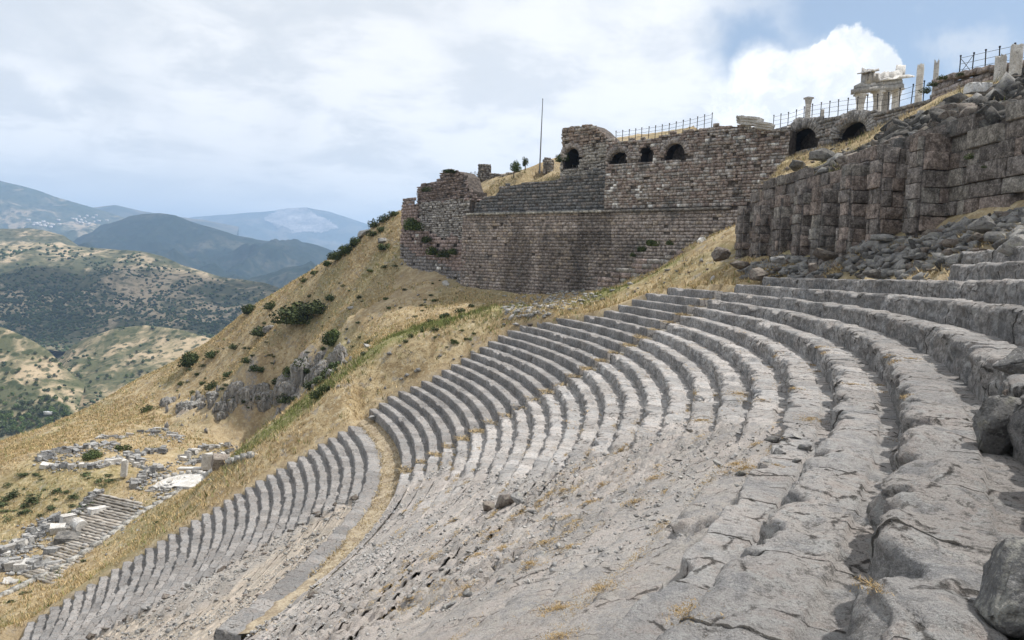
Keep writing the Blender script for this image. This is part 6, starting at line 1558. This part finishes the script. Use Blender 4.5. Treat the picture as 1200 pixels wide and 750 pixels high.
hill('mountain', [(60,258,10000),(110,243,10000),(135,240,10000),(165,247,10000),(200,253,10000),(240,258,10000),(280,266,10000)], 10000, 3000, -100, MH5, 'faint low range behind the left mountain', .4, 150, 7, 120, 40)
h5 = hill('mountain', [(180,262,15000),(230,254,15000),(270,251,15000),(310,248,15000),(340,244.5,15000),(360,243.5,15000),(385,248,15000),(410,256,15000),(440,266,15000),(500,280,15000),(580,300,15000)], 12000, 4500, -100, MH5, 'faint blue mountain carrying a pale quarry in the farthest distance', .4, 260, 8, 500, 120)
# quarry scar on the far mountain: an open cut of pale stone lying on its flank
P = h5.reshape(500, 132, 3); us = np.linspace(180, 580, 500); i0, i1 = np.searchsorted(us, 312), np.searchsorted(us, 402); sub = P[i0:i1, 12:40].copy(); nx_, ny_ = sub.shape[:2]
sub[..., 1] -= 30; sub[..., 2] += 6
keep = []
A_, B_ = np.meshgrid(np.linspace(0, 1, nx_ - 1), np.linspace(0, 1, ny_ - 1), indexing='ij')
msk = (np.sin(PI * np.clip(A_ * .95 + .03, 0, 1)) ** .8 * (.62 - .25 * A_) + fbm(A_ * 12, B_ * 6, 5, 333) * .20) - np.abs(B_ - .28 - .22 * A_) * 1.25 > 0
for i in range(nx_ - 1):
    for j in range(ny_ - 1):
        if msk[i, j]: keep.append([i * ny_ + j, (i + 1) * ny_ + j, (i + 1) * ny_ + j + 1, i * ny_ + j + 1])
tag(mesh_np('quarry_scar', sub.reshape(-1, 3), keep, MH6, None, None, True), 'pale quarry scar on the farthest mountain', 'quarry', None, 'structure')
# valley floor reaching to the horizon
V = []; rr = np.concatenate([np.linspace(250, 3000, 60), np.geomspace(3200, 30000, 24)]); an = np.radians(np.linspace(-75, 75, 120))
for a in an:
    x, y = rr * np.sin(a), rr * np.cos(a); V.append(np.stack([x, y, -202 + fbm(x * .004, y * .004, 4, 301) * 7 - np.clip((700 - rr) * .03, 0, 20)], 1))
tag(mesh_np('valley_floor', np.concatenate(V), grid_faces(120, len(rr))[:, ::-1], MH1, None, None, True), 'valley floor with fields, scrub and olive groves', 'valley', None, 'structure')
tag(mesh_np('ground', [(-40000, -40000, -232), (40000, -40000, -232), (40000, 40000, -232), (-40000, 40000, -232)], [[0, 1, 2, 3]], MH1), 'lowland plain reaching the horizon', 'ground', None, 'structure')
# ---- scattered pale houses of the far village
def village():
    m = m_plain('far_village_walls', (.62, .58, .54), .9, .1, .01); R = np.random.default_rng(31); n = 0
    for _ in range(34):
        u = R.choice([R.normal(104, 9), R.normal(92, 4), R.normal(50, 14)]); v = R.normal(258, 3) if u > 70 else R.normal(262, 3); h_ = FARB.ray_cast(Vector((0, 0, 0)), Vector(ray(u, v)).normalized())
        if h_[0] is None or not 5000 < h_[0].y < 9500: continue
        p = np.array(h_[0]); mb = MB(); w, d_, z = R.uniform(16, 34), R.uniform(14, 22), R.uniform(9, 15); a = R.uniform(0, 3)
        mb.box(p[0], p[1], p[2] + z / 2, w, d_, z + 6, a, (1,) * 3); o = mb.build('house', m); tag(o, 'tiny pale house of the village on the far left mountain', 'house', 'houses of the far village')
_fv = []; _ff = []; _fn = 0
for ob in bpy.data.objects:
    if ob.name.split('.')[0] == 'mountain': _fv += [tuple(q.co) for q in ob.data.vertices]; _ff += [tuple(i + _fn for i in p_.vertices) for p_ in ob.data.polygons]; _fn = len(_fv)
from mathutils.bvhtree import BVHTree
FARB = BVHTree.FromPolygons(_fv, _ff); village()
# ---- trees of the valley: the nearest as things, the olive groves on the far slopes as one mass
M_OLIVE = m_leaf('silver_olive_leaves', (.055, .075, .042), (.11, .13, .08)); M_OAK = m_leaf('dark_oak_leaves', (.065, .095, .035), (.13, .17, .06))
OL = [foliage(300 + i, 260, 7, .2, .8, M_OLIVE) for i in range(3)]; OK_ = [foliage(320 + i, 320, 8, .19, .9, M_OAK) for i in range(3)]
def trunkmesh(): 
    m = MB(); m.bar((0, 0, -.1), (0, 0, .45), .09, 6, r2=.05); return m.build('trunk', M_BARK, None, False, False)
TRK = trunkmesh()
def hit_far(u, v):
    d = ray(u, v); best = None
    for Y in np.arange(560, 1400, 4):
        x, z = d[0] * Y / d[1], d[2] * Y / d[1]
        g = far_z(x, Y)
        if z < g: return np.array([x, Y, g])
    return None
from mathutils.bvhtree import BVHTree
_v = []; _f = []; _n = 0
for ob in bpy.data.objects:
    if ob.name.split('.')[0] in ('hill', 'valley_floor'):
        vv_ = [tuple(q.co) for q in ob.data.vertices]; _v += vv_; _f += [tuple(i + _n for i in p_.vertices) for p_ in ob.data.polygons]; _n += len(vv_)
BVH = BVHTree.FromPolygons(_v, _f)
def hit_far(u, v):
    d = ray(u, v); h_ = BVH.ray_cast(Vector((0, 0, 0)), Vector(d).normalized()); return None if h_[0] is None else np.array(h_[0])
def far_tree(u, v, w, dark, label, group, name='valley_tree'):
    p = hit_far(u, v)
    if p is None or p[1] > 1500: return
    r = w / F * p[1] / 2; t = empty(name, tuple(p), label, 'tree', group); k = int(Rk.integers(3))
    o = place('crown', (OK_ if dark else OL)[k], (0, 0, r * .3), (0, 0, Rk.uniform(0, 6)), (r, r, r * 1.15)); o.parent = t
    o = place('trunk', TRK, (0, 0, 0), (0, 0, 0), (r, r, r)); o.parent = t
for _ in range(105):
    u = Rk.uniform(-5, 80); v = 478 + Rk.random() ** .8 * 34 - u * .18
    far_tree(u, v, Rk.uniform(7, 13), Rk.random() < .65, 'dense green tree in the grove on the valley floor at far left', 'trees of the valley grove')
for _ in range(90):
    u = Rk.uniform(0, 190); v = Rk.uniform(412, 478)
    far_tree(u, v, Rk.uniform(3.5, 8), Rk.random() < .4, 'olive tree scattered on the valley slopes', 'olive trees of the valley')
# a small white shed in the grove
ps = hit_far(57, 486)
if ps is not None:
    sh = empty('shed', tuple(ps), 'small white roofed shed among the trees on the valley floor', 'shed'); k_ = ps[1] / F
    m = MB(); m.box(ps[0], ps[1], ps[2] + 1.5, 9 * k_, 5 * k_, 3, .2, (.6,)*3); m.build('wall', m_plain('shed_wall', (.5, .48, .45)), sh)
    m = MB(); m.box(ps[0], ps[1], ps[2] + 3.3, 10 * k_, 6 * k_, .5, .2, (.8,)*3); m.build('roof', m_plain('shed_roof', (.75, .76, .78), .6, .05), sh)
def olive_mass():
    R = np.random.default_rng(17); vs = []; fs = []; cs = []; n = 0; base, Fb = ICO[1]
    def put(p, r, c):
        nonlocal n
        V = base * (1 + R.normal(0, .18, (len(base), 1))) * np.array([r, r, r * .85]) + p + [0, 0, r * .5]; vs.append(V); fs.append(Fb + n); n += len(V); cs.append(np.tile(c * R.uniform(.6, 1.4), (len(V), 1)))
    for (H, cnt, u0, u1) in ((h2, 9000, 0, 1), (h1b, 900, 0, 1), (h1, 260, 0, 1)):
        nx, ny = H.shape[:2]
        for _ in range(cnt):
            i = R.integers(0, nx - 1); j = int(12 + (ny - 13) * R.random() ** .85)
            p = H[i, j] + (H[i + 1, j] - H[i, j]) * R.random() + (H[i, min(ny - 1, j + 1)] - H[i, j]) * R.random()
            q = float(fbm(np.array([p[0] * .006]), np.array([p[1] * .006]), 3, 19)[0])
            if q + R.normal(0, .2) < -.02 or (j < 18 and R.random() < .8): continue
            put(p, R.uniform(2.0, 4.2) * p[1] / 2000 * (1.15 if H is h2 else 1.3), np.array([.5, .62, .42]) * R.uniform(.7, 1.5))
    nx, ny = h2.shape[:2]
    for _ in range(9000):  # extra dark trees added low on the ridge to deepen the cloud shadow
        i = R.integers(0, nx - 1); j = int(12 + (ny - 13) * R.uniform(.30, .95)); p = h2[i, j] + (h2[i + 1, j] - h2[i, j]) * R.random() + (h2[i, min(ny - 1, j + 1)] - h2[i, j]) * R.random()
        q = float(fbm(np.array([p[0] * .004]), np.array([p[1] * .004]), 3, 23)[0])
        if q + R.normal(0, .12) < -.10: continue
        put(p, R.uniform(2.4, 5.0) * p[1] / 2000, np.array([.36, .48, .30]) * R.uniform(.7, 1.4))
    o = mesh_np('olive_groves', np.concatenate(vs), np.concatenate(fs), M_OLIVE2, None, {'Col': np.concatenate(cs)}, True); tag(o, 'olive groves and scrub dotted over the ridges across the valley, with dark trees added to deepen the shaded band', 'groves', None, 'stuff')
M_OLIVE2 = m_leaf('grove_leaves', (.055, .07, .045), (.095, .11, .07))
olive_mass()
# ---- unseen low cloud, put above the view to shade the near half of the ridge
def cloud():
    m, T = mat('cloud_vapour'); T.finish((.86, .87, .89), None, rough=1, spec=0)
    V, Fs = ICO[5]; V = V * np.array([1, 1, 1.]) ; V = V * (1 + n3(V, 1.6, 5, 5) * .55 + n3(V, 4, 15, 3) * .14)[:, None] * np.array([520, 260, 85])
    tgt = np.array(CLOUD_AT); sd_ = np.array([math.sin(SUN_AZ) * math.cos(SUN_EL), math.cos(SUN_AZ) * math.cos(SUN_EL), math.sin(SUN_EL)])
    c = tgt + sd_ * ((1130 - tgt[2]) / sd_[2])
    V[:, 2] = np.where(V[:, 2] < -35, -35 + (V[:, 2] + 35) * .25, V[:, 2])
    tag(mesh_np('cloud', V + c, Fs, m, None, None, True), 'unseen low cloud put over the valley to shade the ridge', 'cloud', None, 'structure')
SUN_EL, SUN_AZ = math.radians(60), math.radians(68)
CLOUD_AT = at(105, 362, 1650)
cloud()
# ================================================================== THE AIR
def air():
    m = bpy.data.materials.new('haze_air'); m.use_nodes = True; nt = m.node_tree; nt.nodes.remove(nt.nodes['Principled BSDF']); v = nt.nodes.new('ShaderNodeVolumePrincipled')
    v.inputs['Color'].default_value = (.43, .63, .93, 1); v.inputs['Density'].default_value = HAZE; v.inputs['Anisotropy'].default_value = .1
    nt.links.new(v.outputs[0], nt.nodes['Material Output'].inputs['Volume'])
    mb = MB(); zt = 960; zb_ = -236; mb.box(0, 9900, (zt + zb_) / 2, 40000 * 2 - 200, 26000 + 4000, zt - zb_)
    o = mb.build('haze', m); tag(o, 'pale blue summer haze filling the air over the valley', 'haze', None, 'stuff')
air()
# ================================================================== SKY, SUN, CAMERA
def dirpx(u, v):
    d = ray(u, v); return d / np.linalg.norm(d)
SUN_EL, SUN_AZ = math.radians(60), math.radians(68)     # azimuth from +Y towards +X
def build_world():
    w = bpy.data.worlds.new('World'); SC.world = w; w.use_nodes = True
    nt = w.node_tree; T = NT.__new__(NT); T.t = nt; T.n = nt.nodes; T.l = nt.links
    bg = T.n['Background']
    sky = T.n.new('ShaderNodeTexSky'); sky.sky_type = 'NISHITA'; sky.sun_disc = False
    sky.sun_elevation = SUN_EL; sky.sun_rotation = SUN_AZ; sky.altitude = 300; sky.air_density = 1.0; sky.dust_density = 1.2; sky.ozone_density = 1.2
    G = T.n.new('ShaderNodeTexCoord').outputs['Generated']
    nrm = T.n.new('ShaderNodeVectorMath'); nrm.operation = 'NORMALIZE'; T.l.new(G, nrm.inputs[0]); D = nrm.outputs[0]
    sp = T.n.new('ShaderNodeSeparateXYZ'); T.l.new(D, sp.inputs[0])
    zc = T.math('ADD', T.math('MAXIMUM', sp.outputs[2], 0.0), .22)
    cx = T.math('DIVIDE', sp.outputs[0], zc); cy = T.math('DIVIDE', sp.outputs[1], zc)
    cb = T.n.new('ShaderNodeCombineXYZ'); T.l.new(cx, cb.inputs[0]); T.l.new(cy, cb.inputs[1]); Q = cb.outputs[0]
    # perturbed direction, so that cloud outlines billow
    nA = T.n.new('ShaderNodeTexNoise'); T.l.new(D, nA.inputs['Vector']); nA.inputs['Scale'].default_value = 14; nA.inputs['Detail'].default_value = 7; nA.inputs['Roughness'].default_value = .56
    sub = T.n.new('ShaderNodeVectorMath'); sub.operation = 'SUBTRACT'; T.l.new(nA.outputs['Color'], sub.inputs[0]); sub.inputs[1].default_value = (.5, .5, .5)
    scl = T.n.new('ShaderNodeVectorMath'); scl.operation = 'SCALE'; T.l.new(sub.outputs[0], scl.inputs[0]); scl.inputs['Scale'].default_value = .095
    add = T.n.new('ShaderNodeVectorMath'); add.operation = 'ADD'; T.l.new(D, add.inputs[0]); T.l.new(scl.outputs[0], add.inputs[1]); DP = add.outputs[0]
    def blob(u, v, r, soft=.35, vec=DP):
        d = T.n.new('ShaderNodeVectorMath'); d.operation = 'DISTANCE'; T.l.new(vec, d.inputs[0]); d.inputs[1].default_value = dirpx(u, v)
        return T.ramp(d.outputs['Value'], r / F * (1 + soft), r / F * (1 - soft))
    def union(bl):
        o = bl[0]
        for b in bl[1:]: o = T.math('MAXIMUM', o, b)
        return o
    def inv(x): return T.math('SUBTRACT', 1.0, x)
    nQ1 = T.noise(Q, .9, 6, .55, .3); nQ2 = T.noise(Q, 2.6, 7, .58, .2); nQ3 = T.noise(D, 9, 6, .55); nQ4 = T.noise(DP, 17, 6, .6)
    # where blue shows: a hole at the upper right, none elsewhere
    hole = union([blob(1150, 10, 150, .5), blob(1210, 100, 120, .5), blob(985, 12, 70, .6), blob(880, 55, 42, .7), blob(1080, -60, 160, .5), blob(1300, 0, 200, .4), blob(1500, 100, 320, .3)])
    cum = union([blob(1012, 76, 34, .09), blob(988, 68, 28, .09), blob(1036, 66, 15, .12), blob(960, 102, 44, .10), blob(925, 122, 54, .14), blob(890, 135, 64, .25), blob(960, 155, 86, .2)])
    wisp = T.math('MULTIPLY', T.ramp(nQ3, .50, .68), blob(1180, 60, 130, .5))
    cover = T.math('MAXIMUM', inv(hole), T.math('MAXIMUM', cum, T.math('MULTIPLY', wisp, .6)))
    # cloud tones
    shade = T.ramp(T.math('ADD', T.math('MULTIPLY', nQ1, .55), T.math('MULTIPLY', nQ2, .55)), .44, .66)
    cl = T.mix(shade, (.76, .785, .815), (1.02, 1.01, 1.0))
    dark = T.math('MULTIPLY', union([blob(330, 62, 130, .8), blob(100, 40, 160, .9), blob(560, 40, 120, .9), blob(150, 190, 110, .9)]), .55)
    cl = T.mix(dark, cl, (.70, .735, .775))
    bright = T.math('MULTIPLY', union([blob(40, 140, 55, .5), blob(150, 172, 36, .7), blob(250, 95, 90, .8), blob(440, 130, 130, .8), blob(620, 110, 120, .8), blob(780, 120, 130, .7), blob(560, 190, 90, .9)]), T.ramp(nQ2, .38, .58, .15, .9))
    cl = T.mix(bright, cl, (1.05, 1.045, 1.04))
    cs = T.math('ADD', T.math('MULTIPLY', nQ4, .7), T.math('MULTIPLY', nQ3, .3))
    cl = T.mix(T.math('MULTIPLY', cum, .9), cl, T.mix(T.ramp(cs, .42, .56), (.92, .935, .96), (1.18, 1.175, 1.17)))
    low = T.math('MULTIPLY', T.ramp(sp.outputs[2], .14, .02), T.ramp(sp.outputs[0], .05, -.22))
    cl = T.mix(T.math('MULTIPLY', low, .85), cl, (.86, .90, .94))
    low2 = T.ramp(sp.outputs[2], .05, -.02)
    cl = T.mix(T.math('MULTIPLY', low2, .6), cl, (1.02, 1.0, .98))
    # bring the clouds to the sky's scale
    sc_ = T.n.new('ShaderNodeVectorMath'); sc_.operation = 'SCALE'; T.l.new(cl, sc_.inputs[0]); sc_.inputs['Scale'].default_value = 1 / .1
    blue = T.mix(.38, sky.outputs[0], (5.2, 6.3, 7.6))
    T.l.new(T.mix(cover, blue, sc_.outputs[0]), bg.inputs['Color'])
    bg.inputs['Strength'].default_value = .1
build_world()
sl = bpy.data.lights.new('sun', 'SUN'); sl.energy = 4.6; sl.angle = math.radians(2.0); sl.color = (1, .965, .915)
so = bpy.data.objects.new('sun', sl); COL.objects.link(so)
sd = Vector((math.sin(SUN_AZ) * math.cos(SUN_EL), math.cos(SUN_AZ) * math.cos(SUN_EL), math.sin(SUN_EL)))
so.rotation_euler = sd.to_track_quat('Z', 'Y').to_euler(); so.location = (60, 20, 90)
cam = bpy.data.cameras.new('camera'); co = bpy.data.objects.new('camera', cam); COL.objects.link(co)
cam.sensor_width = 36; cam.lens = F / 1200 * 36; cam.clip_start = .1; cam.clip_end = 60000
cp, sp_ = math.cos(PITCH), math.sin(PITCH)
fwd = Vector((0, cp, sp_)); up0 = Vector((0, -sp_, cp)); r0 = Vector((1, 0, 0))
cr, sr = math.cos(ROLL), math.sin(ROLL)
# image x axis = cr*x + sr*up ... inverse of the roll used in ray()
xi = cr * r0 + sr * up0; yi = -sr * r0 + cr * up0
M = Matrix((xi, yi, -fwd)).transposed().to_4x4(); co.matrix_world = M
SC.camera = co
SC.view_settings.view_transform = 'Standard'; SC.view_settings.look = 'None'; SC.view_settings.gamma = 1; SC.view_settings.exposure = EXPOSURE
SC.view_settings.use_curve_mapping = False
SC.render.engine = 'CYCLES'; SC.cycles.use_denoising = True
SC.cycles.max_bounces = 5; SC.cycles.diffuse_bounces = 3; SC.cycles.volume_bounces = 2; SC.cycles.transparent_max_bounces = 8
